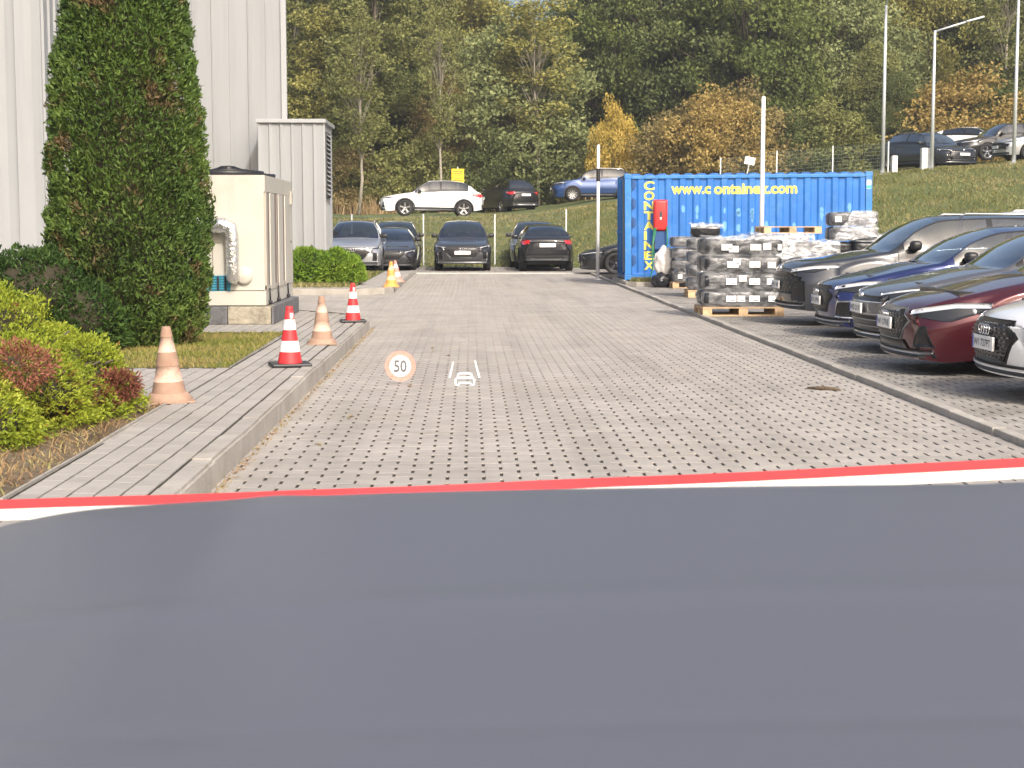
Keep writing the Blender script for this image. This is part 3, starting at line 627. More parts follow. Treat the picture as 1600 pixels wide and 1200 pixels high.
def film_mesh(w_, d_, tiers, th, seed, mname='film'):
    nz = tiers * 6; nt_ = 72; V = []; g = Vector((seed * 3.7, 0, 0))
    for i in range(nz + 1):
        t = i / 6; f = t % 1; pinch = .012 * (1 - abs(math.sin(math.pi * f)) ** .5) if 0 < i < nz else .01
        for j in range(nt_):
            a = 2 * math.pi * j / nt_; c, s_ = math.cos(a), math.sin(a); e = 7
            L = (abs(c) ** e + abs(s_) ** e) ** (1 / e); x, y = c / L * (w_ / 2 + .018 - pinch), s_ / L * (d_ / 2 + .018 - pinch)
            nn = mnoise.noise(Vector((x * 5, y * 5, i * .35)) + g) * .014; V.append((x * (1 + nn), y * (1 + nn), i * th / 6))
    Fq = [(i * nt_ + j, i * nt_ + (j + 1) % nt_, (i + 1) * nt_ + (j + 1) % nt_, (i + 1) * nt_ + j) for i in range(nz) for j in range(nt_)]
    m_ = MB().add(V, Fq, True); m_.f.append(tuple(nz * nt_ + j for j in range(nt_))); m_.sm.append(False)
    me = m_.me('stretch_film'); me.materials.append(M[mname]); return me
def load(x, y, z, rz, nx, ny, tiers, th, w_, d_, label, labels=(), seed=0, extra=(), film=True):
    t = empty('wrapped_load', (x, y, z), rz, label, 'wrapped goods', 'loads of black bales wrapped in clear film'); bw, bd = w_ / nx, d_ / ny
    for k in range(tiers):
        for i in range(nx):
            for j in range(ny):
                o = link('bale', bale_mesh(round(bw - .012, 3), round(bd - .012, 3), round(th * .93, 3), (i + j * 2 + k + seed) % 3), None, t, (-w_ / 2 + bw * (i + .5), -d_ / 2 + bd * (j + .5), th * (k + .5)))
                o.rotation_euler = (random.gauss(0, .012), random.gauss(0, .012), random.gauss(0, .02))
    for i, dx in extra:
        link('bale', bale_mesh(round(bw - .012, 3), round(bd - .012, 3), round(th * .93, 3), i % 3), None, t, (-w_ / 2 + bw * (i + .5) + dx, -d_ / 2 + bd * .5, th * (tiers + .5)))
    if film: link('stretch_film', film_mesh(w_, d_, tiers, th, seed), None, t)
    for lx, k, lw, lz in labels:
        MB().box(lx - lw / 2, lx + lw / 2, -d_ / 2 - .034, -d_ / 2 - .031, th * (k + .30) + lz, th * (k + .66) + lz).build('paper_label', M['paper'], t)
        MB().box(lx - lw * .1, lx + lw * .38, -d_ / 2 - .036, -d_ / 2 - .0345, th * (k + .36) + lz, th * (k + .40) + lz).build('label_print', M['ink'], t)
    return t
ZP = .032
pallet(4.33, 25.75, ZP, R(1), 'wooden pallet under the front load of black bales with many white labels', 1.30, .9)
load(4.33, 25.75, ZP + .147, R(1), 3, 2, 4, .272, 1.27, .84, 'front load, four tiers of black bales in clear film with many white labels', [(-.28, 3, .17, .0), (-.17, 3, .15, -.03), (.18, 3, .17, 0), (.36, 3, .13, .01), (.56, 3, .06, 0), (-.18, 2, .18, 0), (-.12, 2, .12, .04), (.17, 2, .17, 0), (.44, 2, .13, -.01), (-.20, 1, .17, 0), (-.02, 1, .12, .05), (.17, 1, .17, 0), (.43, 1, .13, 0), (-.2, 0, .16, 0), (-.04, 0, .12, 0), (.17, 0, .17, 0), (.46, 0, .13, 0)], 1)
pallet(4.98, 32.4, ZP, R(-2), 'wooden pallet behind the front load, under the load with one extra bale')
load(4.98, 32.4, ZP + .147, R(-2), 2, 2, 4, .262, 1.16, .8, 'narrow load behind the front one, a single extra bale on top', [(-.3, 0, .1, 0), (-.3, 1, .1, .02)], 2, [(0, .04)])
pallet(5.25, 37.3, ZP, R(3), 'wooden pallet farthest left, nearest to the green hose')
load(5.25, 37.2, ZP + .147, R(3), 2, 2, 4, .262, 1.16, .8, 'farthest left load of bales, beside the green hose', [(-.45, 0, .1, 0)], 3)
pallet(6.0, 29.2, ZP, 0, 'wooden pallet behind the front load on its right side')
load(6.0, 29.2, ZP + .147, 0, 3, 2, 4, .25, 1.18, .8, 'load under a white plastic sheet, right behind the front load', [(-.2, 3, .1, 0)], 4)
pallet(6.35, 33.0, ZP, 0, 'wooden pallet under the load that carries an empty pallet')
load(6.35, 33.0, ZP + .147, 0, 2, 2, 4, .28, 1.16, .8, 'load carrying an empty wooden pallet, in front of the blue container', [], 5)
pallet(6.55, 33.0, ZP + .147 + 1.13, R(4), 'empty wooden pallet lying on top of a load below the white pole')
pallet(7.05, 29.8, ZP, 0, 'wooden pallet under the tallest stack, beside the grey car bonnet', 1.0, .8)
load(7.05, 29.8, ZP + .147, 0, 2, 2, 4, .25, .95, .8, 'lower load beneath the two tall upper tiers', [], 6, film=False)
load(7.1, 29.8, ZP + .147 + 1.004, 0, 2, 2, 2, .27, .86, .7, 'upper two tiers of the tallest stack, draped with torn plastic', [(-.33, 1, .12, .0)], 7)
pallet(8.4, 32.6, ZP, 0, 'wooden pallet at the right end of the loads by the container')
load(8.4, 32.6, ZP + .147, 0, 3, 2, 4, .27, 1.2, .8, 'rightmost load of bales in front of the container', [], 8)
pallet(5.35, 28.1 + 1.6, 1.19 + .0, R(-3), 'loose wooden pallet lying flat at the left on the white plastic sheet', 1.0, .6) if False else None
def sheet(name, pts_fn, nu, nv, label):
    V = [pts_fn(i / nu, j / nv) for j in range(nv + 1) for i in range(nu + 1)]
    o = MB().add(V, [(j * (nu + 1) + i, j * (nu + 1) + i + 1, (j + 1) * (nu + 1) + i + 1, (j + 1) * (nu + 1) + i) for j in range(nv) for i in range(nu)], True).build(name, M['sheet']); return tag(o, label, 'plastic sheet', 'plastic sheets over the loads')
def drape(x0, x1, y0, y1, zt, drop, seed):
    def f(u, v_):
        x = x0 + (x1 - x0) * u; nz = mnoise.noise(Vector((x * 4, v_ * 5, seed))) * .05 + mnoise.noise(Vector((x * 11, v_ * 12, seed))) * .02
        if v_ < .4:
            t = v_ / .4; dl = drop * (1 - t) * (.75 + .5 * mnoise.noise(Vector((x * 2.5, 0, seed)))); return (x + nz * .4, y0 - .05 - .10 * (1 - t) + nz, zt - dl)
        t = (v_ - .4) / .6; return (x, y0 - .05 + (y1 - y0) * t, zt + .012 + max(0, nz) * 1.2)
    return f
sheet('plastic_sheet', drape(5.35, 6.66, 28.8, 29.6, 1.185, .42, 1), 44, 26, 'crumpled white plastic sheet over the load right behind the front one')
sheet('plastic_sheet', drape(5.7, 7.0, 32.6, 33.4, 1.30, .2, 2), 40, 20, 'white plastic sheet under the empty pallet')
sheet('plastic_sheet', drape(7.75, 9.1, 32.2, 33.0, 1.265, .5, 3), 40, 20, 'white plastic sheet on the rightmost load')
sheet('plastic_sheet', drape(4.40, 5.05, 31.98, 32.42, 1.485, .10, 5), 30, 20, 'small plastic sheet over the single topmost bale behind the front load')
sheet('plastic_sheet', drape(3.72, 4.95, 25.32, 26.15, 1.275, .05, 6), 40, 20, 'thin plastic sheet on top of the front load with the white labels')
def tent(u, v_):
    nz = mnoise.noise(Vector((u * 5, v_ * 5, 9))) * .05
    top = Vector((7.02 + .42 * u, 29.40 - .02, 1.74)); bot = Vector((6.55 + .85 * u, 29.1, 1.15 + .12 * u))
    p = top.lerp(bot, v_); return (p.x + nz, p.y - .06 * math.sin(v_ * 3.1) - nz * 1.5 - .03, p.z)
sheet('plastic_sheet', tent, 26, 26, 'torn clear plastic hanging down the front of the tallest stack')
# sack and bag near the hose
bm = bmesh.new(); bmesh.ops.create_icosphere(bm, subdivisions=4, radius=1)
for q in bm.verts:
    p = q.co.copy(); nz = mnoise.noise(p * 2.2) * .2 + mnoise.noise(p * 6) * .06
    q.co = Vector((p.x * .24, p.y * .22, max(p.z, -.75) * .38)) * (1 + nz) + Vector((0, 0, .30))
me = bpy.data.meshes.new('sack'); bm.to_mesh(me); bm.free(); [setattr(p, 'use_smooth', True) for p in me.polygons]
sk = link('rubbish_sack', me, M['sack'], None, (4.56, 37.55, .30)); tag(sk, 'white rubbish sack leaning on the farthest left load of bales', 'sack')
b2 = link('rubbish_sack', me.copy(), None, None, (4.50, 37.45, ZP - .02)); b2.data.materials.clear(); b2.data.materials.append(M['bale']); b2.scale = (1.05, 1, .55); tag(b2, 'black rubbish sack lying under the white sack', 'sack')

# ------------------------------------------------------------ cones
def cone(x, y, z, h, style, label, tilt=(0, 0), rz=0):
    t = empty('traffic_cone', (x, y, z), rz, label, 'traffic cone', 'traffic cones along the raised sidewalk'); t.rotation_euler = (tilt[0], tilt[1], rz)
    s = h / .55
    if style == 'red':
        MB().box(-.18 * s, .18 * s, -.18 * s, .18 * s, 0, .032 * s, .012 * s).build('base', M['blackp'], t)
        prof = [(.0, .118), (.115, .100), (.23, .082), (.34, .064), (.43, .050)]; zb = .032
        cols = ['red', 'conew', 'red', 'conew', 'red']; hs = [.032, .135, .235, .335, .43, .55]; rs = [.112, .094, .077, .060, .047, .028]
        for k in range(5):
            e = .003 if cols[k] == 'conew' else 0
            MB().lathe([(rs[k] * s + e, hs[k] * s), (rs[k + 1] * s + e, hs[k + 1] * s)] + ([(.001, hs[k + 1] * s)] if k == 4 else []), 28).build('reflective_band' if cols[k] == 'conew' else 'cone_section', M[cols[k]], t)
        MB().lathe([(.027 * s, .548 * s), (.034 * s, .548 * s), (.034 * s, .52 * s), (.03 * s, .51 * s)], 20).build('tip_ring', M['red'], t)
        MB().box(-.0, .028 * s, -.047 * s, -.0435 * s, .44 * s, .49 * s).build('sticker', M['conew'], t)
    else:
        a, b = {'faded': ('faded', 'fadedw'), 'orange': ('orange', 'orangew'), 'pink': ('conep', 'conew')}[style]
        MB().lathe([(.001, 0), (.165 * s, 0), (.17 * s, .02 * s), (.15 * s, .04 * s), (.142 * s, .06 * s), (.125 * s, .068 * s)], 30).box(-.17 * s, .17 * s, -.17 * s, .17 * s, 0, .014 * s, .004).build('base', M[a], t)
        hs = [.066, .15, .265, .365, .475, .55]; rs = [.124, .107, .086, .068, .046, .032]; cols = [a, b, a, b, a]
        for k in range(5):
            e = -.004 if cols[k] == b else 0
            MB().lathe([(rs[k] * s, hs[k] * s), (rs[k] * s + e, hs[k] * s + .002), (rs[k + 1] * s + e, hs[k + 1] * s - .002), (rs[k + 1] * s, hs[k + 1] * s)] + ([(.001, hs[k + 1] * s)] if k == 4 else []), 28).build('painted_band' if cols[k] == b else 'cone_section', M[cols[k]], t)
    return t
cone(X(260, 11.85), 11.95, .152, .56, 'faded', 'faded dirty beige cone nearest to the camera, at the edge of the soil', (R(1.5), R(-1.5)), .3)
cone(X(452, 14.9), 14.95, .152, .56, 'red', 'clean red cone with two white bands, the nearer of two with black square feet', (0, 0), .25)
cone(X(502, 17.7), 17.8, .152, .53, 'faded', 'faded salmon coloured cone between the two clean red cones', (0, 0), .1)
cone(X(551, 21.8), 21.9, .152, .53, 'red', 'clean red and white cone at the rounded corner of the kerb', (0, 0), .15)
cone(X(611, 35.3), 35.5, .122, .56, 'orange', 'yellow orange cone on the far island corner', (0, 0), .1)
cone(X(621, 38.4), 38.5, .122, .52, 'pink', 'pale red cone with worn bands leaning behind the yellow orange cone', (0, R(-6)), .1)

# ------------------------------------------------------------ poles, lamps, posts, fences, sign
def pole(name, x, y, z, h, r, label, m='galv', cat='pole'):
    t = empty(name, (x, y, z), 0, label, cat); MB().tube([(0, 0, 0), (0, 0, h)], [r, r * .8], 12).build('shaft', M[m], t)
    MB().lathe([(.001, .03), (r * 2, .03), (r * 2, 0)], 14).build('foot_plate', M[m], t); MB().lathe([(r * .8, h - .01), (r * .6, h + .02), (.001, h + .03)], 12).build('cap', M[m], t); return t
pole('white_pole', X(934, 44), 44, -.02, Z(228, 44), .05, 'white pole standing left of the blue container, a dark band near its top', 'white')
MB().lathe([(.054, 0), (.054, .35)], 12, (0, 0, 2.7)).build('dark_band', M['blackp'], [o for o in COL.objects if o.name == 'white_pole'][0])
pole('white_pole', X(1190, 35.2), 35.2, .03, Z(155, 35.2) - .03, .055, 'thick white pole rising among the loads in front of the container', 'white')
def lamp(x, y, h, arm, label, rz=0, curved=False):
    z = float(terr(x, y)); t = empty('street_lamp', (x, y, z), rz, label, 'street lamp', 'street lamps on the embankment')
    MB().tube([(0, 0, 0), (0, 0, h)], [.085, .05], 12).build('shaft', M['galv'], t); MB().box(-.2, .2, -.2, .2, -.05, .04).build('foot_plate', M['white'], t)
    if curved: MB().tube([(0, 0, h), (.03, -.1, h + .25), (.12, -.4, h + .45), (.25, -1.0, h + .55)], .035, 8).build('arm', M['galv'], t)
    else: MB().tube([(0, 0, h - .04), (arm * .72, 0, h + arm * .2)], .042, 8).build('arm', M['galv'], t)
    e = (.25, -1.0, h + .55) if curved else (arm * .7, 0, h + arm * .19)
    if curved: MB().box(.15, .4, -1.7, -.9, h + .52, h + .62, .02).build('lamp_head', M['galv'], t)
    else:
        q = rbox(arm * .4, .08, .22, .03, 'lamp_head', M['galv'], t, (arm * .86, 0, h + arm * .24)); q.rotation_euler = (0, -.26, 0)
    return t
YL = 64.5
lamp(X(1378, YL), YL, Z(14, YL) - float(terr(X(1378, YL), YL)), 0, 'leftmost street lamp with a curved top, at the container corner', 0, True)
lamp(X(1455, YL), YL, Z(52, YL) - float(terr(X(1455, YL), YL)), 1.85, 'middle street lamp with a straight rising arm, in front of the dark parked cars')
lamp(X(1584, 63), 63, Z(2, 63) - float(terr(X(1584, 63), 63)), 1.85, 'rightmost street lamp at the edge of the picture')
for px, y, w_, h, lb in ((1396, 65, .22, .75, 'short leaning white bollard beside the leftmost street lamp'), (1446, 64.8, .42, .9, 'wide white concrete bollard in front of the dark grey car')):
    x = X(px, y); o = MB().box(-w_ / 2, w_ / 2, -.15, .15, -.1, h, .03).build('bollard', M['white'], None, (x, y, float(terr(x, y)))); tag(o, lb, 'bollard')
def mesh_fence(P, h, label, n_w=14, sp=2.5, posts_m='galv', wires=True):
    t = empty('mesh_fence', (P[0][0], P[0][1], 0), 0, label, 'fence'); inv = Matrix.Translation((-P[0][0], -P[0][1], 0)); pts_ = []
    for (a, b) in zip(P[:-1], P[1:]):
        L = math.dist(a, b); n = max(1, round(L / sp))
        pts_ += [(a[0] + (b[0] - a[0]) * k / n, a[1] + (b[1] - a[1]) * k / n) for k in range(n)]
    pts_.append(P[-1])
    zz = [max(0, float(terr(*p))) for p in pts_]
    for p, z in zip(pts_, zz):
        o = MB().box(p[0] - .025, p[0] + .025, p[1] - .03, p[1] + .03, z - .05, z + h + .08).build('fence_post', M[posts_m], t); o.matrix_parent_inverse = inv
    for i in range(len(pts_) - 1):
        m_ = MB(); a, b = Vector((*pts_[i], zz[i])), Vector((*pts_[i + 1], zz[i + 1]))
        for k in range(9): z = .08 + (h - .08) * k / 8; m_.tube([a + Vector((0, 0, z)), b + Vector((0, 0, z))], .006, 3, False)
        for k in range(1, 26): q = a.lerp(b, k / 26); m_.tube([q + Vector((0, 0, .05)), q + Vector((0, 0, h))], .0045, 3, False)
        o = m_.build('mesh_panel', M['galvd'], t); o.matrix_parent_inverse = inv
mesh_fence([(-9.5, 58.6), (3.5, 58.6)], 1.75, 'green wire mesh fence with pale posts at the foot of the embankment', posts_m='galv')
mesh_fence([(10.2, 65.5), (17.2, 66.0)], 1.25, 'wire mesh fence on the embankment above the blue container')
mesh_fence([(24, 84), (40, 80)], 1.6, 'wire mesh fence far right behind the parked cars') if False else None
ys_ = 78; xs_ = X(716, ys_); zs_ = float(terr(xs_, ys_)); sg = empty('notice_sign', (xs_, ys_, zs_), 0, 'square yellow notice with lines of dark print, above the white car', 'sign')
MB().tube([(0, 0, -.1), (0, 0, Z(262, ys_) - zs_)], .03, 8).build('post', M['galv'], sg)
MB().box(-.30, .30, -.05, -.03, Z(286, ys_) - zs_, Z(265, ys_) - zs_, .004).build('board', M['yellowsign'], sg)
for k, wl in enumerate((.46, .5, .4, .34, .48)): MB().box(-wl / 2, wl / 2, -.056, -.052, Z(269 + k * 3.4, ys_) - zs_ - .02, Z(269 + k * 3.4, ys_) - zs_ + .01).build('printed_line', M['ink'], sg)
o = MB().box(-.2, .2, -.02, .02, 0, .3).build('sign_sheet', M['white'], None, (X(1173, 63), 63.6, Z(258, 63.6))); o.rotation_euler = (0, .2, 0); tag(o, 'small tilted white sheet on a stick above the container roof', 'sign')
ob = MB().tube([(0, 0, -1.3), (0, 0, .02)], .02, 6).build('stick', M['galv'], o)
# scrap on the road
tag(MB().tube([(X(1270, 14.1), 14.2, .012), (X(1290, 14.1), 14.12, .016), (X(1312, 14.05), 14.05, .012), (X(1322, 14), 14.03, .008)], [.008, .02, .016, .004], 6).build('fallen_branch', M['soil']), 'thin dark strip of bark lying on the paving near the right kerb', 'debris')
for k, (px, py) in enumerate(((675, 544), (677, 550), (495, 696), (700, 556), (545, 655), (640, 604), (547, 652), (830, 500))):
    Y_ = CAMH * F / (py - 354); MB_ = MB().add([(-.03, -.012, 0), (.0, -.022, .012), (.035, .0, .004), (0, .02, .014)], [(0, 1, 2, 3)]); o = MB_.build('fallen_leaf', M['litter'], None, (X(px, Y_), Y_, .003), k * 1.1)
    tag(o, 'dry leaf on the road paving, ' + ('upper of two close together ahead of the 50 symbol', 'lower of two close together ahead of the 50 symbol', 'near the left kerb close to the barrier tape', 'between the 50 symbol and the lane symbol, farther off', 'left one of two nearer than the 50 symbol', 'just below and right of the 50 symbol', 'right one of two nearer than the 50 symbol', 'farthest right, well beyond the lane symbol')[k], 'leaf', 'dry leaves scattered on the road')

# ------------------------------------------------------------ red and white barrier tape, and the bonnet of the camera car
BY = 4.6
tp = empty('barrier_tape', (0, BY, 0), 0, 'red and white barrier tape stretched across just beyond the dark bonnet', 'barrier tape')
def ribbon(zl0, zr0, wd, name, m, dy):
    V = []; n = 70
    for i in range(n + 1):
        t = i / n; x = -2.6 + 5.6 * t; f = (x + 1.352) / 2.944; zt = zl0 + (zr0 - zl0) * f + .010 * (2 * f - 1) ** 2 - .010
        for (dz, dd) in ((0, 0), (-wd, .004)): wv = .012 * mnoise.noise(Vector((x * 1.7, dz * 9, 3))); V += [(x, dy + dd + wv, zt + dz + wv * .25), (x, dy + dd + .002 + wv, zt + dz + wv * .25)]
    Fq = [];
    for i in range(n):
        a = i * 4; b = a + 4; Fq += [(a, b, b + 2, a + 2), (a + 1, a + 3, b + 3, b + 1), (a, a + 1, b + 1, b), (a + 2, b + 2, b + 3, a + 3)]
    return MB().add(V, Fq).build(name, M[m], tp)
zl, zr = Z(780, BY), Z(721, BY)
M['tapered'] = mat('tape_red', (.66, .075, .09), .4); M['tapew'] = mat('tape_white', (.82, .81, .78), .35)
ribbon(zl, zr, .028, 'red_band', 'tapered', 0); ribbon(zl - .0285, zr - .0285, .034, 'white_band', 'tapew', .004)
for sx in (-2.6, 3.0):
    o = pole('tape_post', sx, BY + .03, 0 if sx > -2 else .15, .95, .02, 'slim post holding the %s end of the barrier tape' % ('left' if sx < 0 else 'right'), 'galv', 'post')
bon = empty('camera_car', (0, 0.8, 0), 0, 'dark grey glossy bonnet of the car the picture is taken from', 'car')
def hood_z(x, y):
    t = max(0, y - 2.2); zz = 1.086 + .010 * (x - .05) - .012 * (y - .8) - .006 * (y - .8) ** 2 - .16 * t * t - .45 * max(0, y - 2.62) ** 2
    ax = abs(x - .30); zz -= (.024 if x < .3 else .010) * (ax / .95) ** 2.7 + (.30 * max(0, ax - .88) ** 2) * 2
    zz -= .0022 * math.exp(-((y - 1.165) / .022) ** 2) * (1 + .25 * math.sin(x * 75))
    zz += .0035 * math.exp(-((ax - .62) / .05) ** 2)
    zz += .003 * math.exp(-((y - 1.62 + .05 * ax) / .05) ** 2)
    return zz
V = []; nu, nv = 110, 150
for j in range(nv + 1):
    y = .97 + 2.26 * j / nv
    for i in range(nu + 1):
        x = .30 + (i / nu * 2 - 1) * (1.04 - .10 * max(0, (y - 2.2)) ** 1.5 * 3); V.append((x, y - .8, hood_z(x, y)))
hm = MB().add(V, [(j * (nu + 1) + i, j * (nu + 1) + i + 1, (j + 1) * (nu + 1) + i + 1, (j + 1) * (nu + 1) + i) for j in range(nv) for i in range(nu)], True)
M['bonnet'] = mat('bonnet_paint', (.100, .099, .116), .5, metal=.0, coat=.6, bump=.012, bscale=180)
M['bonnet'].node_tree.nodes['Principled BSDF'].inputs['Coat Roughness'].default_value = .42
hm.build('bonnet', M['bonnet'], bon)
MB().box(-.52, 1.12, .45, 2.25, .35, .80, .05).build('engine_bay', M['blackp'], bon)
MB().box(-.70, 1.30, -.2, .35, .2, 1.0).build('bulkhead', M['blackp'], bon)
for sx in (-.46, 1.06):
    w_ = MB().lathe([(.20, -.11), (.32, -.11), (.34, -.06), (.34, .06), (.32, .11), (.20, .11)], 24, (0, 0, 0), 'x').build('wheel', M['rubber'], bon, (sx, 1.35, .34))

# ------------------------------------------------------------ head-up display symbols, standing where they appear over the paving
HY = 14.6
M['hudr'] = mat('hud_orange', (.80, .16, .09), .6, emit=.75, alpha=.8); M['hudw'] = mat('hud_white', (.80, .80, .78), .6, emit=.7, alpha=.7); M['hudk'] = mat('hud_grey', (.13, .12, .12), .6)
def glow(name, col, k):
    m = bpy.data.materials.new(name); m.use_nodes = True; n = m.node_tree.nodes; l = m.node_tree.links; n.remove(n['Principled BSDF']); e = n.new('ShaderNodeEmission'); e.inputs[0].default_value = (*col, 1); e.inputs[1].default_value = k
    t = n.new('ShaderNodeBsdfTransparent'); t.inputs[0].default_value = (.88, .88, .88, 1); a = n.new('ShaderNodeAddShader'); l.new(e.outputs[0], a.inputs[0]); l.new(t.outputs[0], a.inputs[1]); l.new(a.outputs[0], n['Material Output'].inputs[0]); return m
M['hudr'] = glow('hud_orange_glow', (1, .18, .09), .50); M['hudw'] = glow('hud_white_glow', (.95, 1, .97), .50)
def zc(py): return Z(py, HY)
cx, cz, rr = X(625, HY), zc(571.5), 24.0 * HY / F
h1 = empty('speed_limit_symbol', (cx, HY, 0), 0, 'round orange ringed 50 symbol of the head-up display, glowing above the paving', 'display symbol')
MB().lathe([(rr * .70, .004), (rr * .70, -.004), (rr, -.004), (rr, .004), (rr * .70, .004)], 48, (0, 0, cz), 'y', False).build('ring', M['hudr'], h1)
MB().lathe([(.001, -.003), (rr * .695, -.003), (rr * .695, .003), (.001, .003)], 48, (0, 0, cz), 'y', False).build('disc', M['hudw'], h1)
me = text_mesh('50', rr * 1.02, .004); vs = np.array([q.co[:] for q in me.vertices]); cxm = (vs[:, 0].min() + vs[:, 0].max()) / 2; cym = (vs[:, 1].min() + vs[:, 1].max()) / 2
for q in me.vertices: q.co = Vector(((q.co.x - cxm) * .86, -.0055, cz + (q.co.y - cym) * 1.05))
link('digits', me, M['hudk'], h1)
h2 = empty('lane_assist_symbol', (X(726, HY), HY, 0), 0, 'small white car between two lane lines, drawn by the head-up display', 'display symbol')
u = HY / F
def hx(px): return (px - 726) * u
for pts_ in ([(708, 565), (702, 590)], [(742, 563), (749, 590)]):
    (a, b), (c, d) = pts_; MB().tube([(hx(a), 0, zc(b)), (hx(c), 0, zc(d))], [.006, .009], 6).build('lane_line', M['hudw'], h2)
ci_ = MB()
for pl_ in ([(714, 591), (716, 584), (719, 583), (733, 583), (736, 584), (738, 591)], [(712, 601), (711, 593), (714, 590), (738, 590), (741, 593), (740, 601)], [(712, 601), (716, 602), (717, 598), (735, 598), (736, 602), (740, 601)]):
    ci_.tube([(hx(a), 0, zc(b)) for a, b in pl_], .0085, 6)
ci_.build('car_icon', M['hudw'], h2)

# ------------------------------------------------------------ trees and shrubs
def leaves_np(P, size, g, flat=.0, asp=.6, updir=None):
    """rhomb leaf per point, random facing"""
    n = len(P); a = g.normal(size=(n, 3)); 
    if updir is not None: a = a * .55 + updir
    a /= np.linalg.norm(a, axis=1)[:, None]; b = g.normal(size=(n, 3)); b -= a * (a * b).sum(1)[:, None]; b /= np.linalg.norm(b, axis=1)[:, None]
    s = size * g.uniform(.55, 1.35, n)[:, None]; c = np.cross(a, b)
    V = np.stack([P - a * s * .5, P + b * s * asp * .5 + c * s * .08, P + a * s * .5, P - b * s * asp * .5 + c * s * .08], 1).reshape(-1, 3)
    i = np.arange(n) * 4
    return V, np.stack([i, i + 1, i + 2, i + 3], 1)
def tree_meshes(kind, seed):
    """unit trees of given real size; returns (wood mesh, crown mesh)"""
    g = np.random.default_rng(seed)
    spec = {'oak': dict(H=13, r=4.6, z0=.12, n=260, cr=.80, lf=38000, ls=.21, sh=1.0), 'birch': dict(H=14, r=2.6, z0=.16, n=150, cr=.62, lf=20000, ls=.18, sh=.75),
            'bushy': dict(H=8, r=3.4, z0=.02, n=150, cr=.75, lf=27000, ls=.17, sh=.9), 'column': dict(H=14, r=1.7, z0=.03, n=150, cr=.55, lf=24000, ls=.17, sh=.6),
            'shrub': dict(H=3.2, r=2.4, z0=.0, n=90, cr=.48, lf=11000, ls=.13, sh=.9), 'bare': dict(H=11, r=2.6, z0=.35, n=70, cr=.5, lf=6500, ls=.17, sh=1), 'wall': dict(H=15, r=5.5, z0=.0, n=300, cr=1.2, lf=22000, ls=.42, sh=1.1)}[kind]
    H, r = spec['H'], spec['r']; C = []
    while len(C) < spec['n']:
        t = g.uniform(spec['z0'], 1); 
        if kind in ('birch', 'bare'): rad = r * (math.sin(min(1, (t - spec['z0']) / .35) * 1.57)) * (1 - t) ** .45 * 1.15
        elif kind == 'column': rad = r * min(1, (t + .02) / .12) ** .5 * (1 - t ** 3) ** .8
        elif kind == 'shrub': rad = r * (1 - t ** 2) ** .5
        else: rad = r * (max(0, math.sin(math.pi * min(1, (t - spec['z0'] * .5) ** .8)))) ** .55
        a = g.uniform(0, 2 * math.pi); q = g.uniform(0, 1) ** .42
        lob = 1 + .28 * mnoise.noise(Vector((math.cos(a) * 1.5 + seed, math.sin(a) * 1.5, t * 4)))
        C.append((q * rad * lob * math.cos(a), q * rad * lob * math.sin(a), t * H * (1 + .05 * g.normal() * (t > .8))))
    C = np.array(C); cr = spec['cr'] * g.uniform(.55, 1.3, len(C))
    pr = cr ** 2; idx = g.choice(len(C), spec['lf'], p=pr / pr.sum()); off = g.normal(size=(spec['lf'], 3)); off /= np.linalg.norm(off, axis=1)[:, None] ** .5
    P = C[idx] + off * cr[idx][:, None] * np.array([.75, .75, .5]); P[:, 2] = np.maximum(P[:, 2], .05)
    V, Q = leaves_np(P, spec['ls'], g)
    crown = npmesh('crown', V, Q)
    w_ = MB(); lean = g.normal(0, .03, 2) * H; tr = .022 * H if kind == 'oak' else .0095 * H if kind != 'shrub' else .02
    if kind != 'shrub':
        pts_ = [(lean[0] * (k / 5) ** 2 + g.normal(0, .06), lean[1] * (k / 5) ** 2 + g.normal(0, .06), H * .92 * k / 5 - (.3 if k == 0 else 0)) for k in range(6)]
        w_.tube(pts_, [tr * (1 - .85 * k / 5) for k in range(6)], 9)
    order = g.permutation(len(C))[:{'oak': 46, 'wall': 12, 'shrub': 34}.get(kind, 26 if kind != 'bare' else 60)]
    for k in order:
        c = C[k]; hz = c[2]; zb = hz * (.45 if kind in ('oak', 'bushy') else .72) if kind != 'shrub' else 0
        f = zb / (H * .92); b = Vector((lean[0] * f * f, lean[1] * f * f, zb)); e = Vector(c); md = b.lerp(e, .5) + Vector(g.normal(0, .15, 3)) + Vector((0, 0, .12 * (e - b).length * (1 if kind != 'shrub' else 0)))
        rr = tr * (1 - .8 * f) * .38; w_.tube([b, md, e], [rr, rr * .6, rr * .2], 5)
    me = w_.me('trunk'); return me, crown
TM = {}
def tmesh(kind, v_):
    if (kind, v_) not in TM: TM[(kind, v_)] = tree_meshes(kind, hash((len(kind), ord(kind[0]), v_)) % 1000)
    return TM[(kind, v_)]
def tree(px, Y, kind, v_, H, wf, leaf, label, name, cat, group, bark='bark', x=None):
    x = X(px, Y) if x is None else x; z = float(terr(x, Y)); H0 = {'oak': 13, 'birch': 14, 'bushy': 8, 'column': 14, 'shrub': 3.2, 'wall': 15, 'bare': 11}[kind]
    t = empty(name, (x, Y, z), random.uniform(0, 6.28), label, cat, group); wood, crown = tmesh(kind, v_)
    s = H / H0; t.scale = (s * wf, s * wf, s)
    for nm, me, m_ in (('trunk', wood, M[bark]), ('crown', crown, LEAF[leaf])):
        if not me.materials: me.materials.append(None)
        o = bpy.data.objects.new(nm, me); COL.objects.link(o); o.parent = t; o.material_slots[0].link = 'OBJECT'; o.material_slots[0].material = m_
    return t
G1 = 'trees of the wood beyond the embankment'
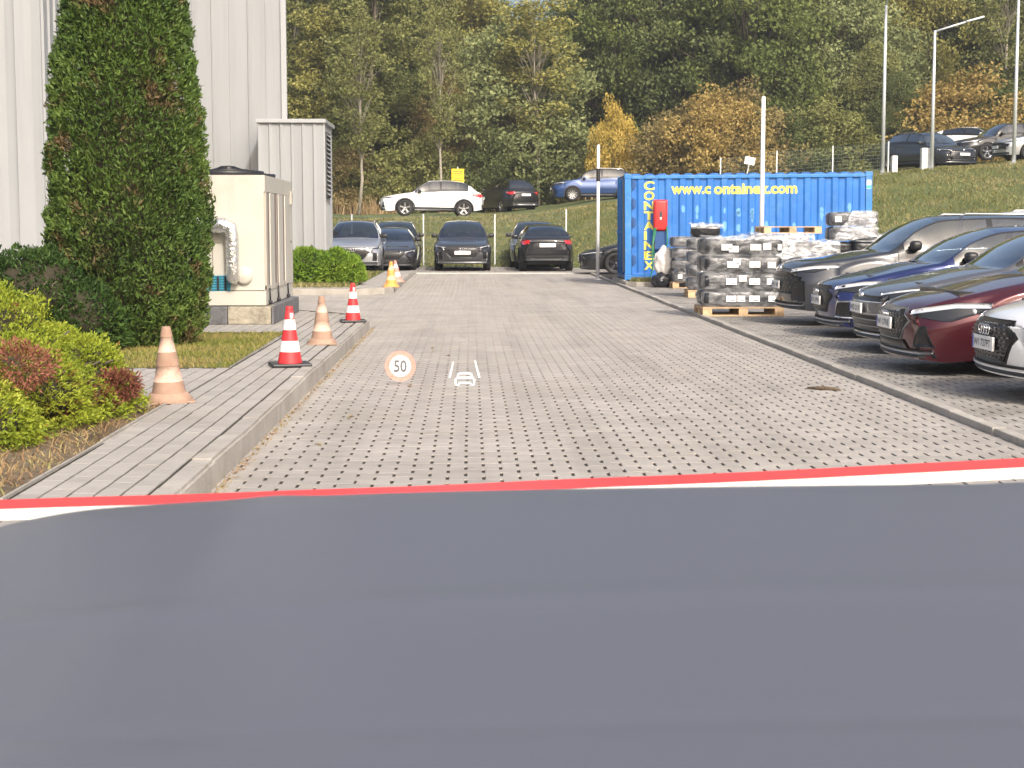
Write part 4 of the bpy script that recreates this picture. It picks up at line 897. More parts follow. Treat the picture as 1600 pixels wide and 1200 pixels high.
T = [ # px, Y, kind, variant, H, width factor, leaf, name, bark, label
 (470, 84, 'birch', 0, 12.5, 1.2, 'olive', 'birch_tree', 'birch', 'olive tree rising right beside the edge of the white warehouse'),
 (505, 92, 'oak', 0, 15, .7, 'dark', 'oak_tree', 'bark', 'dark green tree behind the annex roof'),
 (528, 82, 'birch', 1, 13.5, 1.05, 'yelol', 'birch_tree', 'birch', 'yellowish birch with a slanting pale trunk above the annex'),
 (580, 80, 'column', 0, 15.5, 1.25, 'olive', 'poplar_tree', 'bark', 'slender olive poplar left of the white car on the embankment'),
 (640, 88, 'birch', 1, 14.5, 1.2, 'green', 'birch_tree', 'birch', 'green birch between the olive poplar and the yellow notice'),
 (610, 84, 'bushy', 0, 7.5, .9, 'dark', 'bushy_tree', 'bark', 'dark green bushy tree over the bonnet of the white car'),
 (672, 86, 'birch', 2, 13.5, 1.1, 'olive', 'birch_tree', 'birch', 'pale trunked birch directly above the roof of the white car'),
 (700, 82, 'bushy', 1, 7.0, .7, 'brown', 'bushy_tree', 'birch', 'sparse rusty brown tree behind the yellow notice'),
 (738, 90, 'birch', 0, 15, 1.15, 'yelol', 'birch_tree', 'birch', 'yellow green birch beside the sparse rusty tree'),
 (805, 83, 'bushy', 1, 9.6, 1.15, 'greyg', 'willow_tree', 'bark', 'grey green bushy willow above the black car seen from behind'),
 (765, 93, 'oak', 1, 10.0, .8, 'yelol', 'oak_tree', 'bark', 'yellowish tree rising behind the grey green willow'),
 (848, 95, 'birch', 1, 10.2, 1.1, 'olive', 'birch_tree', 'birch', 'thin olive tree whose bare branches fan out below the sky gap'),
 (885, 90, 'oak', 0, 10.6, .7, 'dark', 'oak_tree', 'bark', 'dark tree under the widest sky gap'),
 (965, 86, 'oak', 1, 13.6, .86, 'green', 'oak_tree', 'bark', 'large dark oak above the left end of the container'),
 (1055, 84, 'oak', 0, 14.2, .86, 'dark', 'oak_tree', 'bark', 'broad dark green oak with visible limbs above the container lettering'),
 (1165, 82, 'oak', 2, 13.6, .95, 'green', 'oak_tree', 'bark', 'brightest green oak, behind the top of the thick white pole'),
 (1120, 90, 'oak', 1, 16, .8, 'yelol', 'oak_tree', 'bark', 'yellowish tree top showing between the two big oaks'),
 (1262, 88, 'birch', 2, 14.6, 1.5, 'olive', 'birch_tree', 'bark', 'tall olive tree between the bright oak and the leftmost street lamp'),
 (1310, 84, 'bushy', 0, 10.5, .95, 'greyg', 'bushy_tree', 'bark', 'grey green tree left of the leftmost street lamp'),
 (1345, 92, 'birch', 0, 15.5, 1.4, 'olive', 'birch_tree', 'bark', 'tall olive tree directly behind the leftmost street lamp'),
 (1360, 80, 'bushy', 1, 6.0, .9, 'olive', 'bushy_tree', 'bark', 'low olive tree just behind the mesh fence above the container'),
 (1415, 88, 'oak', 2, 13, .75, 'yelol', 'oak_tree', 'bark', 'yellow olive tree between the left and the middle street lamp'),
 (1440, 96, 'oak', 1, 17, .8, 'olive', 'oak_tree', 'bark', 'tall olive tree behind the yellow olive tree'),
 (1500, 92, 'oak', 0, 15.5, .8, 'dark', 'oak_tree', 'bark', 'dark tree above the orange shrub'),
 (1560, 88, 'birch', 1, 14, 1.4, 'dark', 'birch_tree', 'birch', 'dark birch with pale branches between the two right street lamps'),
 (1620, 86, 'oak', 2, 13, .85, 'olive', 'oak_tree', 'bark', 'olive tree at the right edge of the picture'),
 (566, 74, 'bare', 0, 9.5, 1.0, 'olive', 'birch_tree', 'birch', 'thin half bare birch with a slanting white trunk right of the annex'),
 (690, 76, 'bare', 2, 10.5, .8, 'olive', 'birch_tree', 'birch', 'tallest thin half bare birch left of the yellow notice'),
 (838, 80, 'bare', 0, 10.6, 1.3, 'yelol', 'birch_tree', 'birch', 'half bare tree whose pale branches fan out under the sky gap'),
 (1570, 78, 'bare', 2, 11, 1.2, 'olive', 'birch_tree', 'birch', 'half bare birch beside the rightmost street lamp'),
 (1400, 78, 'bushy', 0, 4.6, .8, 'dark', 'bushy_tree', 'bark', 'low dark tree over the roof of the dark grey car'),
]
for (px, Y, kind, v_, H, wf, leaf, name, bark, label) in T: tree(px, Y + 13, kind, v_, H * 1.10, wf * 1.02, leaf, label, name, 'tree', G1, bark)
S = [(660, 80, 3.6, 1.1, 'olive', 'low olive shrub behind the windscreen of the white car'), (762, 80, 3.4, 1, 'dark', 'dark shrub between the white car and the black one'), (880, 84, 4.6, .9, 'dark', 'dark shrub behind the bonnet of the blue car'),
     (958, 78, 4.4, .42, 'yellow', 'narrow bright yellow shrub above the left container corner'), (1070, 76, 3.7, 1.0, 'brown', 'rusty shrub above the letters of the container'), (1120, 75, 4.2, .95, 'orange', 'orange brown shrub left of the thick white pole'), (1150, 77, 4.4, .9, 'brown', 'rusty shrub directly behind the thick white pole'),
     (1512, 77, 4.3, 1.25, 'orange', 'orange shrub behind the white roof of the parked cars'), (1468, 79, 3.2, .9, 'brown', 'brown shrub left of the big orange one'), (1280, 79, 3.6, 1.2, 'olive', 'olive shrub behind the mesh fence'), (1220, 78, 3.2, 1.1, 'dark', 'dark shrub behind the right half of the container'),
     (545, 79, 3.0, 1, 'brown', 'brownish low shrub beside the annex corner'), (600, 79.5, 2.6, .9, 'olive', 'olive shrub ahead of the white car'), (1590, 78, 4.5, 1, 'dark', 'dark shrub right of the orange one')]
for px, Y, H, wf, leaf, label in S: tree(px, Y + 12, 'shrub', int(px) % 2, H * 1.13, wf, leaf, label, 'shrub', 'shrub', 'shrubs along the edge of the wood')
# deeper wood: tree after tree, only their mass shows
k = 0
DW = []
for row, (Y, step, hh) in enumerate(((113, 3.8, 14.0), (125, 4.4, 15.0), (138, 5.2, 16.5))):
    x = -20 - row * 3
    while x < 48 + row * 6:
        px = 735 + x * F / Y; h = hh * random.uniform(.86, 1.06)
        if 770 < px < 895 or 925 < px < 950: h *= .68
        DW.append((x, Y + random.uniform(-2, 2), h)); x += step
SEENL = set()
for i, (x, Y, h) in enumerate(DW):
    kind, v_ = (('oak', 0), ('birch', 1), ('oak', 2), ('wall', 0), ('birch', 0), ('wall', 0))[i % 6]
    lf_ = ('dark', 'olive', 'green', 'dark', 'yelol', 'olive', 'dark')[i % 7]; px = 735 + x * F / Y
    cn = {'dark': 'dark green', 'olive': 'olive', 'green': 'green', 'yelol': 'yellowish'}[lf_]; row = 'nearest' if Y < 119 else 'second' if Y < 131 else 'farthest'
    lm = min([(300, 'the white warehouse'), (480, 'the warehouse corner'), (580, 'the olive poplar'), (660, 'the yellow notice'), (740, 'the rear of the white car'), (805, 'the grey green willow'), (870, 'the sky gap'), (930, 'the left white pole'), (990, 'the left end of the container'), (1060, 'the container lettering'), (1120, 'the orange brown shrub'), (1190, 'the thick white pole'), (1260, 'the right half of the container'), (1320, 'the grey green tree by the fence'), (1380, 'the leftmost street lamp'), (1455, 'the middle street lamp'), (1520, 'the big orange shrub'), (1584, 'the rightmost street lamp'), (1700, 'the right picture edge'), (1850, 'everything, far beyond the right picture edge')], key=lambda q: abs(q[0] - px))
    lb = '%s tree deep in the wood, %s row, behind %s' % (cn, row, lm[1])
    if lb in SEENL: lb = lb.replace(' deep in the wood,', ' right of another,')
    SEENL.add(lb)
    t = tree(0, Y, kind, v_, h, random.uniform(.95, 1.25), lf_, lb, 'forest_tree', 'tree', 'trees deep in the wood', 'bark', x=x)

DEADM = leafmat('dead_juniper_leaf', [(.10, .03, .02), (.22, .08, .05), (.33, .15, .09)], trans=.1)
# tall conifer of the lawn (scale-like sprays on a dense column)
def conifer():
    g = np.random.default_rng(5); H = 6.4; n = 120000; t = g.uniform(0, 1, n) ** 1.15; a = g.uniform(0, 2 * np.pi, n)
    rad = np.interp(t, [0, .03, .10, .22, .35, .5, .63, .8, 1], [.66, .78, .85, .89, .84, .73, .61, .40, .03])
    L = np.array([mnoise.noise(Vector((math.cos(A) * 2.6, math.sin(A) * 2.6, T_ * 13))) for A, T_ in zip(a, t)]); L2 = np.array([mnoise.noise(Vector((math.cos(A) * 7, math.sin(A) * 7, T_ * 38))) for A, T_ in zip(a, t)])
    dep = np.abs(g.normal(0, .07, n)); r = rad * (1 + .10 * L + .12 * L2) - dep
    P = np.stack([r * np.cos(a), r * np.sin(a), t * H + .03], 1)
    up = np.stack([np.cos(a) * .7, np.sin(a) * .7, np.full(n, .75)], 1)
    V, Q = leaves_np(P, .062, g, asp=.38, updir=up); return npmesh('foliage', V, Q), H
tx_, ty_ = X(208, 18.0), 18.0
th = empty('thuja_tree', (tx_, ty_, .135), .4, 'tall dense column shaped conifer with brownish patches on the small lawn', 'tree')
me, Hc = conifer(); o = link('foliage', me, M['thuja'], th)
MB().tube([(0, 0, -.05), (0, 0, 3), (0, 0, 6)], [.16, .1, .02], 10).build('trunk', M['bark'], th)
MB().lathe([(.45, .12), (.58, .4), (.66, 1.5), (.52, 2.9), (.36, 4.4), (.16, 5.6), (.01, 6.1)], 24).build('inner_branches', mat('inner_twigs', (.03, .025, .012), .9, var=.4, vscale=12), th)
for k in range(20):
    a = random.uniform(0, 6.28); z = random.uniform(.1, .6)
    MB().tube([(0, 0, z), (.35 * math.cos(a), .35 * math.sin(a), z + .1), (.75 * math.cos(a), .75 * math.sin(a), z + .3)], [.03, .02, .008], 5).build('branch', M['bark'], th)
def mounds(name, C, n, ls, m, seed, label, cat='shrub', base=.14, spiky=.8):
    """C: list of (x,y,z,rx,ry,rz) lobes"""
    g = np.random.default_rng(seed); C = np.array(C, float); ar = C[:, 3] * C[:, 5]; idx = g.choice(len(C), n, p=ar / ar.sum()); d = g.normal(size=(n, 3)); d /= np.linalg.norm(d, axis=1)[:, None]; d[:, 2] = np.abs(d[:, 2]) * 1.6 - .75
    rr = 1 - np.abs(g.normal(0, .11, n)); nz = np.array([mnoise.noise(Vector(v_ * 3.2) + Vector((float(k_) * 5, 0, 0))) for v_, k_ in zip(d, idx)]) * .22; nz2 = np.array([mnoise.noise(Vector(v_ * 9) + Vector((float(k_) * 5, 0, 0))) for v_, k_ in zip(d, idx)]) * .14
    P = C[idx, :3] + d * C[idx, 3:] * (rr + nz + nz2)[:, None]; P[:, 2] = np.maximum(P[:, 2], base + g.uniform(.005, .10, n))
    V, Q = leaves_np(P, ls, g, asp=.36, updir=d * .9 + np.array([0, 0, .35])); cx, cy = C[:, 0].mean(), C[:, 1].mean()
    t = empty(name, (cx, cy, base), 0, label, cat); V[:, 0] -= cx; V[:, 1] -= cy; V[:, 2] -= base
    link('foliage', npmesh('foliage', V, Q), m, t); w_ = MB()
    for c in C:
        for k in range(7):
            a = random.uniform(0, 6.28); w_.tube([(0, 0, 0), ((c[0] - cx) * .6, (c[1] - cy) * .6, (c[2] - base) * .5), (c[0] - cx + c[3] * .8 * math.cos(a), c[1] - cy + c[4] * .8 * math.sin(a), max(.05, c[2] - base + c[5] * .3))], [.03, .02, .006], 5)
    w_.build('branches', M['bark'], t)
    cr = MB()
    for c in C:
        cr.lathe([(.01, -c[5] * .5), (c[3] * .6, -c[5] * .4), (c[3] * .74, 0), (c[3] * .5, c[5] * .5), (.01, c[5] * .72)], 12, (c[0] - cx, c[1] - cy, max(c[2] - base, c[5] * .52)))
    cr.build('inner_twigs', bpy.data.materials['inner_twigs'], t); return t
jun = mounds('juniper_shrub', [(-3.35, 11.0, .55, .75, .7, .62), (-2.95, 11.4, .40, .62, .5, .40), (-3.0, 10.5, .40, .55, .55, .42), (-3.25, 9.8, .38, .62, .6, .42), (-3.9, 10.4, .55, .7, .8, .60), (-2.85, 11.0, .28, .48, .5, .30), (-4.2, 11.3, .6, .7, .6, .6), (-3.0, 9.6, .28, .42, .45, .28), (-2.75, 11.35, .42, .34, .3, .30)], 120000, .034, M['juniper'], 21, 'bright yellow green spreading juniper with reddish dead patches, left foreground')
g9 = np.random.default_rng(99)
jc = np.array([(-3.35 - 2.95 - 3.0 - 3.25 - 3.9 - 2.85 - 4.2 - 3.0 - 2.75) / 9, (11.0 + 11.4 + 10.5 + 9.8 + 10.4 + 11.0 + 11.3 + 9.6 + 11.35) / 9, .14])
for cx, cy, cz, rr_ in ((-2.78, 9.85, .60, .17), (-2.95, 9.7, .42, .09), (-2.44, 11.1, .36, .12), (-2.56, 11.0, .26, .10)):
    d = g9.normal(size=(1500, 3)); d /= np.linalg.norm(d, axis=1)[:, None] ** .6; P = np.array([cx, cy, cz]) - jc + d * rr_ * np.array([1, .6, .7]); V, Q = leaves_np(P, .036, g9, asp=.3, updir=d)
    link('dead_foliage', npmesh('dead_foliage', V, Q), DEADM, jun)
mounds('dark_shrub', [(-4.6, 17.2, .7, .8, .7, .62), (-5.4, 17.0, .75, .8, .8, .65), (-4.1, 17.0, .5, .5, .5, .45), (-6.3, 17, .7, .8, .8, .6)], 26000, .07, M['darkshrub'], 22, 'dark green shrub left of the tall conifer, in front of the warehouse wall')
mounds('hedge_shrub', [(-3.75, 37.2, .55, .62, .7, .50), (-3.1, 37.1, .55, .55, .7, .48), (-2.75, 37.0, .48, .36, .6, .40), (-4.4, 37.3, .55, .6, .7, .5)], 22000, .085, M['hedge'], 23, 'rounded clipped green hedge in front of the ventilation annex', 'hedge', base=.12)
# ------------------------------------------------------------ thin autumn haze
hzm = bpy.data.materials.new('air'); hzm.use_nodes = True; n_ = hzm.node_tree.nodes; n_.remove(n_['Principled BSDF'])
pv = n_.new('ShaderNodeVolumePrincipled'); pv.inputs['Color'].default_value = (.93, .95, 1, 1); pv.inputs['Density'].default_value = .0007; pv.inputs['Anisotropy'].default_value = .3
hzm.node_tree.links.new(pv.outputs[0], n_['Material Output'].inputs['Volume'])
hz_ = MB().box(-265, 285, -65, 705, -1.1, 32).build('haze', hzm); hz_['kind'] = 'stuff'

# ------------------------------------------------------------ cars
def pchip(tab, q):
    x = np.array([a for a, b in tab], float); y = np.array([b for a, b in tab], float); h = np.diff(x); d = np.diff(y) / h
    m = np.zeros(len(x)); 
    for i in range(1, len(x) - 1):
        if d[i - 1] * d[i] > 0: w1, w2 = 2 * h[i] + h[i - 1], h[i] + 2 * h[i - 1]; m[i] = (w1 + w2) / (w1 / d[i - 1] + w2 / d[i])
    m[0], m[-1] = d[0], d[-1]
    q = np.clip(q, x[0], x[-1]); i = np.clip(np.searchsorted(x, q) - 1, 0, len(x) - 2); t = (q - x[i]) / h[i]
    return (2 * t ** 3 - 3 * t ** 2 + 1) * y[i] + (t ** 3 - 2 * t ** 2 + t) * h[i] * m[i] + (-2 * t ** 3 + 3 * t ** 2) * y[i + 1] + (t ** 3 - t ** 2) * h[i] * m[i + 1]
M['glass'] = mat('car_glass', (.018, .024, .028), .03, spec=.6); M['glass'].node_tree.nodes['Principled BSDF'].inputs['IOR'].default_value = 1.75
def glassmat():
    m = bpy.data.materials.new('tinted_glass'); m.use_nodes = True; n = m.node_tree.nodes; l = m.node_tree.links; n.remove(n['Principled BSDF'])
    tr = n.new('ShaderNodeBsdfTransparent'); tr.inputs[0].default_value = (.32, .36, .36, 1); gl = n.new('ShaderNodeBsdfGlossy'); gl.inputs['Roughness'].default_value = .02; gl.inputs[0].default_value = (1, 1, 1, 1)
    fr = n.new('ShaderNodeLayerWeight'); fr.inputs[0].default_value = .5; pw = n.new('ShaderNodeMath'); pw.operation = 'POWER'; pw.inputs[1].default_value = 2.5; ma = n.new('ShaderNodeMath'); ma.operation = 'MULTIPLY_ADD'; ma.inputs[1].default_value = .9; ma.inputs[2].default_value = .15; l.new(fr.outputs['Facing'], pw.inputs[0]); l.new(pw.outputs[0], ma.inputs[0]); mx = n.new('ShaderNodeMixShader'); l.new(ma.outputs[0], mx.inputs[0]); l.new(tr.outputs[0], mx.inputs[1]); l.new(gl.outputs[0], mx.inputs[2]); l.new(mx.outputs[0], n['Material Output'].inputs[0]); return m
M['glass'] = glassmat(); M['seat'] = mat('seat_fabric', (.10, .10, .105), .7, var=.1)
M['chrome'] = mat('chrome', (.75, .75, .76), .12, metal=1); M['rim'] = mat('alloy_rim', (.55, .56, .58), .25, metal=.9); M['darkrim'] = mat('dark_alloy_rim', (.10, .10, .11), .3, metal=.9)
M['lampg'] = mat('lamp_glass', (.025, .027, .03), .12, coat=.2, spec=.5); M['drl'] = mat('lamp_reflector', (.82, .84, .86), .15, metal=.4, coat=1); M['tail'] = mat('tail_lamp', (.50, .015, .02), .15, coat=1, emit=.12)
M['grille'] = mat('grille_black', (.012, .012, .014), .3); M['clad'] = mat('cladding', (.035, .036, .038), .6); M['plate'] = mat('number_plate', (.80, .80, .79), .4); M['seam'] = mat('panel_seam', (.008, .008, .009), .6); M['satin'] = mat('satin_trim', (.42, .43, .45), .3, metal=.8)
PAINT = {}
def paint(name, col, metal=.45, rough=.42):
    if name not in PAINT: PAINT[name] = mat('paint_' + name, col, rough, metal=metal, coat=1.0)
    return PAINT[name]
SHAPES = {
 'suv': dict(L=4.68, W=1.90, H=1.66, wb=2.82, fo=.90, Rw=.37, arch=.405, uc=1.22, ur=2.02, ub=3.95, ut=4.42, lip=.86, cowl=1.08, hl=.97, belt=1.06, beltr=1.13, sill=.30, tailz=1.12, roofw=.60, sg1=4.0),
 'sedan': dict(L=4.80, W=1.86, H=1.43, wb=2.88, fo=.88, Rw=.34, arch=.375, uc=1.28, ur=2.18, ub=3.55, ut=4.50, lip=.70, cowl=.97, hl=.82, belt=.93, beltr=1.00, sill=.22, tailz=1.03, roofw=.57, sg1=3.75),
 'hatch': dict(L=4.35, W=1.82, H=1.44, wb=2.64, fo=.86, Rw=.33, arch=.37, uc=1.18, ur=2.02, ub=3.55, ut=4.12, lip=.72, cowl=.97, hl=.84, belt=.94, beltr=1.01, sill=.22, tailz=1.05, roofw=.57, sg1=3.7),
 'csuv': dict(L=4.20, W=1.80, H=1.53, wb=2.60, fo=.84, Rw=.35, arch=.39, uc=1.10, ur=1.86, ub=3.45, ut=3.95, lip=.84, cowl=1.04, hl=.94, belt=1.02, beltr=1.10, sill=.28, tailz=1.13, roofw=.58, sg1=3.5),
}
def body_grid(S):
    L, W, H = S['L'], S['W'], S['H']; uc, ur, ub, ut = S['uc'], S['ur'], S['ub'], S['ut']
    zc = [(0, S['lip'] - .09), (.05, S['lip'] - .025), (.14, S['lip'] + .02), (.55, S['hl']), (uc - .12, S['cowl'] - .012), (uc, S['cowl']), (uc + .1, S['cowl'] + (H - S['cowl']) * .15), ((uc + ur) / 2, S['cowl'] + (H - .02 - S['cowl']) * .60), (ur - .08, H - .065), (ur + .12, H - .022), ((ur + ub) / 2, H), (ub, H - .07), ((ub + ut) / 2, (H - .07 + S['tailz']) / 2 + .05), (ut, S['tailz']), (L - .07, S['tailz'] - .05), (L - .02, S['tailz'] - .12), (L, S['tailz'] - .2)]
    zb = [(0, S['lip'] - .16), (.06, S['lip'] - .08), (.16, S['lip'] - .03), (.55, S['hl'] - .045), (uc, S['cowl'] - .05), (uc + .5, S['belt']), (ub - .3, S['beltr']), (ut, S['tailz'] - .015), (L - .07, S['tailz'] - .08), (L, S['tailz'] - .24)]
    rails = [(0, S['lip'] - .11), (.06, S['lip'] - .045), (.16, S['lip']), (.55, S['hl'] - .015), (uc - .05, S['cowl'] - .024), (uc + .03, S['cowl'] - .012), ((uc + ur) / 2 + .05, (S['cowl'] + H - .08) / 2 + .06), (ur + .1, H - .085), ((ur + ub) / 2, H - .055), (ub - .1, H - .10), ((ub + ut) / 2, (H - .12 + S['tailz']) / 2 + .045), (ut, S['tailz'] + .0), (L - .07, S['tailz'] - .065), (L, S['tailz'] - .21)]
    h = W / 2
    pl = [(0, .80), (.05, .86), (.14, .915), (.35, .965), (.75, 1), (L - 1.0, 1), (L - .4, .965), (L - .12, .91), (L - .03, .86), (L, .82)]
    wr = [(0, h * .70), (.3, h * .80), (uc, h * .84), (uc + .12, h * .845), (ur, S['roofw'] + .01), ((ur + ub) / 2, S['roofw']), (ub, S['roofw'] - .03), (ut, h * .78), (L, h * .70)]
    wbl = [(0, h * .80), (.3, h * .88), (uc, h * .905), ((ur + ub) / 2, h * .915), (ub, h * .88), (ut, h * .86), (L, h * .80)]
    bl = [(0, .17), (.3, .13), (uc - .1, .10), (uc, .11), (ur, .07), (ur + .6, .0), (ub - .3, -.0), (ub, -.03), (ut, -.06), (L, -.13)]
    bot = [(0, S['sill'] - .06), (.2, S['sill'] - .08), (.6, S['sill'] - .04), (1.4, S['sill'] - .02), (L - 1.2, S['sill'] - .0), (L - .3, S['sill'] + .0), (L, S['sill'] + .06)]
    uw = [S['fo'], S['fo'] + S['wb']]; ra = S['arch']; zw = S['Rw']
    us = set(np.round(np.arange(0, L + .001, .085), 3)) | {0, .015, .035, .06, .09, .13, L, L - .015, L - .035, L - .07, L - .12, uc, ur, ub, ut, uc - .03, uc + .03, ur - .04}
    for u0 in uw: us |= set(np.round(u0 + ra * np.sin(np.linspace(-1.5, 1.5, 23)), 4)) | {round(u0 - ra - .012, 4), round(u0 + ra + .012, 4)}
    us = np.array(sorted(u for u in us if 0 <= u <= L)); keep = [0]
    for i in range(1, len(us)):
        if us[i] - us[keep[-1]] > .008 or i == len(us) - 1: keep.append(i)
    us = us[keep]
    prof = [(.10, .90), (.22, .945), (.35, .972), (.52, .992), (.66, 1.0), (.78, .985), (.92, .955), (1.1, .93)]
    nl, ng, ntp = 12, 6, 8; cols = nl + ng + ntp - 2 + 1
    G = np.zeros((len(us), nl + ng + ntp, 3))
    for i, u in enumerate(us):
        zs = float(pchip(bot, u)); 
        for u0 in uw:
            if abs(u - u0) < ra: zs = max(zs, zw + math.sqrt(ra * ra - (u - u0) ** 2) + .0)
        zbelt = float(pchip(zb, u)); zs = min(zs, zbelt - .05); zr = max(float(pchip(rails, u)), zbelt + .004); zt = max(float(pchip(zc, u)), zr + .003)
        P = float(pchip(pl, u)); wbe = float(pchip(wbl, u)); wrr = min(float(pchip(wr, u)), wbe - .01)
        row = []
        for j in range(nl):
            t = j / (nl - 1); z = zs + (zbelt - zs) * t; wz = np.interp(z, [a for a, b in prof], [b for a, b in prof]) * h * P
            # blend to the belt width near the top
            k = max(0, (t - .62) / .38); k = k * k * (3 - 2 * k); row.append((wz * (1 - k) + wbe * min(1, P + .02) * k if True else wz, z))
        y0, z0 = row[-1]
        for j in range(1, ng + 1):
            t = [0, .07, .3, .55, .8, .95, 1][j]; bow = .018 * math.sin(math.pi * t) * min(1, (zr - zbelt) / .3); row.append((y0 + (wrr - y0) * t + bow, zbelt + (zr - zbelt) * t))
        for j in range(1, ntp + 1):
            t = [0, .06, .14, .3, .48, .66, .83, 1, 1][j] if j < ntp else 1; t = [0, .05, .12, .27, .44, .62, .80, .92, 1][j]
            row.append((wrr * (1 - t), zr + (zt - zr) * (1 - (1 - t) ** 2.2)))
        b = float(pchip(bl, u))
        for j, (y, z) in enumerate(row): G[i, j] = (L / 2 - u + b * (1 - (y / h) ** 2), y, z)
    return us, G, nl, ng, ntp
def make_car(shape, loc, rz, pcol, label, feat, pitch=0, group=None, cat='car'):
    S = dict(SHAPES[shape]); S.update(feat.get('shape', {})); L, W, H = S['L'], S['W'], S['H']; pm = pcol
    t = empty('parked_car', loc, rz, label, cat, group or 'parked cars'); t.rotation_euler = (0, pitch, rz)
    us, G, nl, ng, ntp = body_grid(S); n, c = G.shape[:2]; uc, ur, ub, ut = S['uc'], S['ur'], S['ub'], S['ut']
    full = np.concatenate([G, (G[:, ::-1] * np.array([1, -1, 1]))[:, 1:]], 1); C2 = full.shape[1]; c0 = c - 1
    V = full.reshape(-1, 3)
    trimF = []; bodyF, wind, rear, sideg = [], [], [], {(1, 0): [], (1, 1): [], (-1, 0): [], (-1, 1): []}; bp_ = uc + (S['sg1'] - uc) * .52
    zrail = G[:, nl + ng - 1, 2] - G[:, nl - 1, 2]
    for i in range(n - 1):
        um = (us[i] + us[i + 1]) / 2
        for j in range(C2 - 1):
            jj = j if j < c0 else C2 - 2 - j; sd_ = 1 if j < c0 else -1; q = (i * C2 + j, i * C2 + j + 1, (i + 1) * C2 + j + 1, (i + 1) * C2 + j)
            if jj >= nl + ng and uc + .03 < um < ur - .03: wind.append(q)
            elif jj >= nl + ng and ub + .04 < um < ut - .07: rear.append(q)
            elif nl <= jj < nl + ng - 1 and uc + .16 < um < S['sg1'] + .03 and (jj in (nl, nl + ng - 2) or abs(um - bp_) <= .045 or um > S['sg1'] or um < uc + .22) and zrail[i] > .08: trimF.append(q)
            elif nl <= jj < nl + ng - 2 and uc + .22 < um < S['sg1'] and abs(um - bp_) > .045 and zrail[i] > .1: sideg[(sd_, 0 if um < bp_ else 1)].append(q)
            else: bodyF.append(q)
    V = list(map(tuple, V)); K = 7
    for end in (0, n - 1):     # front and rear faces
        sgn = 1 if end == 0 else -1; h = W / 2; b = .17 if end == 0 else -.13; xb = L / 2 - us[end]; rows = []
        for j in range(c - 1):
            y, z = G[end, j, 1], G[end, j, 2]; zz = (z - .25) / (S['lip'] - .3) if end == 0 else (z - .35) / .7
            row = [end * C2 + j]
            for k in range(1, 2 * K):
                yy = y * (1 - k / K); w_ = (1 - (yy / y) ** 2) if y > 0 else 0
                nose = sgn * (.045 * math.sin(math.pi * min(1, max(0, zz * .9)))) * min(1, w_ * 2.0)
                V.append((xb + b * (1 - (yy / h) ** 2) + nose, yy, z + (.02 if j > nl else 0) * w_ * 0)); row.append(len(V) - 1)
            row.append(end * C2 + C2 - 1 - j); rows.append(row)
        for a_, b_ in zip(rows[:-1], rows[1:]):
            for k in range(2 * K): bodyF.append((a_[k], a_[k + 1], b_[k + 1], b_[k]) if sgn < 0 else (a_[k], b_[k], b_[k + 1], a_[k + 1]))
        for k in range(K - 0): 
            pass
        r = rows[-1]; top = end * C2 + c0
        for k in range(2 * K): bodyF.append((r[k], top, r[k + 1]) if sgn > 0 else (r[k], r[k + 1], top))
    def sub(faces, name, m, off=0.0):
        idx = sorted({v_ for f in faces for v_ in f}); mp = {v_: k for k, v_ in enumerate(idx)}
        me = bpy.data.meshes.new(name); me.from_pydata([V[k] for k in idx], [], [tuple(mp[v_] for v_ in f) for f in faces]); me.polygons.foreach_set('use_smooth', [True] * len(faces)); me.update()
        return link(name, me, m, t)
    tree_ = BVHTree.FromPolygons([Vector(v_) for v_ in V], bodyF + trimF + wind + rear + sum(sideg.values(), []))
    sub(bodyF, 'body', pm); 
    if trimF: sub(trimF, 'window_trim', M['grille'])
    if wind: sub(wind, 'windscreen', M['glass'])
    if rear: sub(rear, 'rear_window', M['glass'])
    for k_, f in sideg.items():
        if f: sub(f, 'side_window', M['glass'])
    XF = L / 2
    def ray(p, d):
        d = Vector(d).normalized(); h_ = tree_.ray_cast(Vector(p) - d * 3, d, 6)
        if h_[0] is None: hh = tree_.find_nearest(Vector(p)); return hh[0], -d
        nn = h_[1]; nn = -nn if nn.dot(d) > 0 else nn; return h_[0], nn
    def resample(pl_, n_):
        pl_ = [Vector(p) for p in pl_]; ds = [0]
        for a, b in zip(pl_[:-1], pl_[1:]): ds.append(ds[-1] + (b - a).length)
        out = []
        for k in range(n_ + 1):
            q = ds[-1] * k / n_; i = max(0, min(len(ds) - 2, int(np.searchsorted(ds, q) - 1))); f = (q - ds[i]) / max(1e-9, ds[i + 1] - ds[i]); out.append(pl_[i].lerp(pl_[i + 1], f))
        return out
    def patch(name, top, bot, d, m, off=.008, nx=14, nz=5, parent=None, mb=None):
        A, B = resample(top, nx), resample(bot, nx); Vs = []
        for j in range(nz + 1):
            for i in range(nx + 1):
                p = A[i].lerp(B[i], j / nz); h_, nn = ray(p, d); Vs.append(h_ - Vector(d).normalized() * off)
        nv_ = len(Vs); Fq = [(j * (nx + 1) + i, j * (nx + 1) + i + 1, (j + 1) * (nx + 1) + i + 1, (j + 1) * (nx + 1) + i) for j in range(nz) for i in range(nx)]
        rim_ = [i for i in range(nx + 1)] + [j * (nx + 1) + nx for j in range(1, nz + 1)] + [nz * (nx + 1) + i for i in range(nx - 1, -1, -1)] + [j * (nx + 1) for j in range(nz - 1, 0, -1)]
        dd = Vector(d).normalized() * (off + .012); base = len(Vs); Vs += [Vs[k] + dd for k in rim_]; k_ = len(rim_)
        Fq += [(rim_[a], rim_[(a + 1) % k_], base + (a + 1) % k_, base + a) for a in range(k_)]
        mb_ = mb or MB(); mb_.add(Vs, Fq, True)
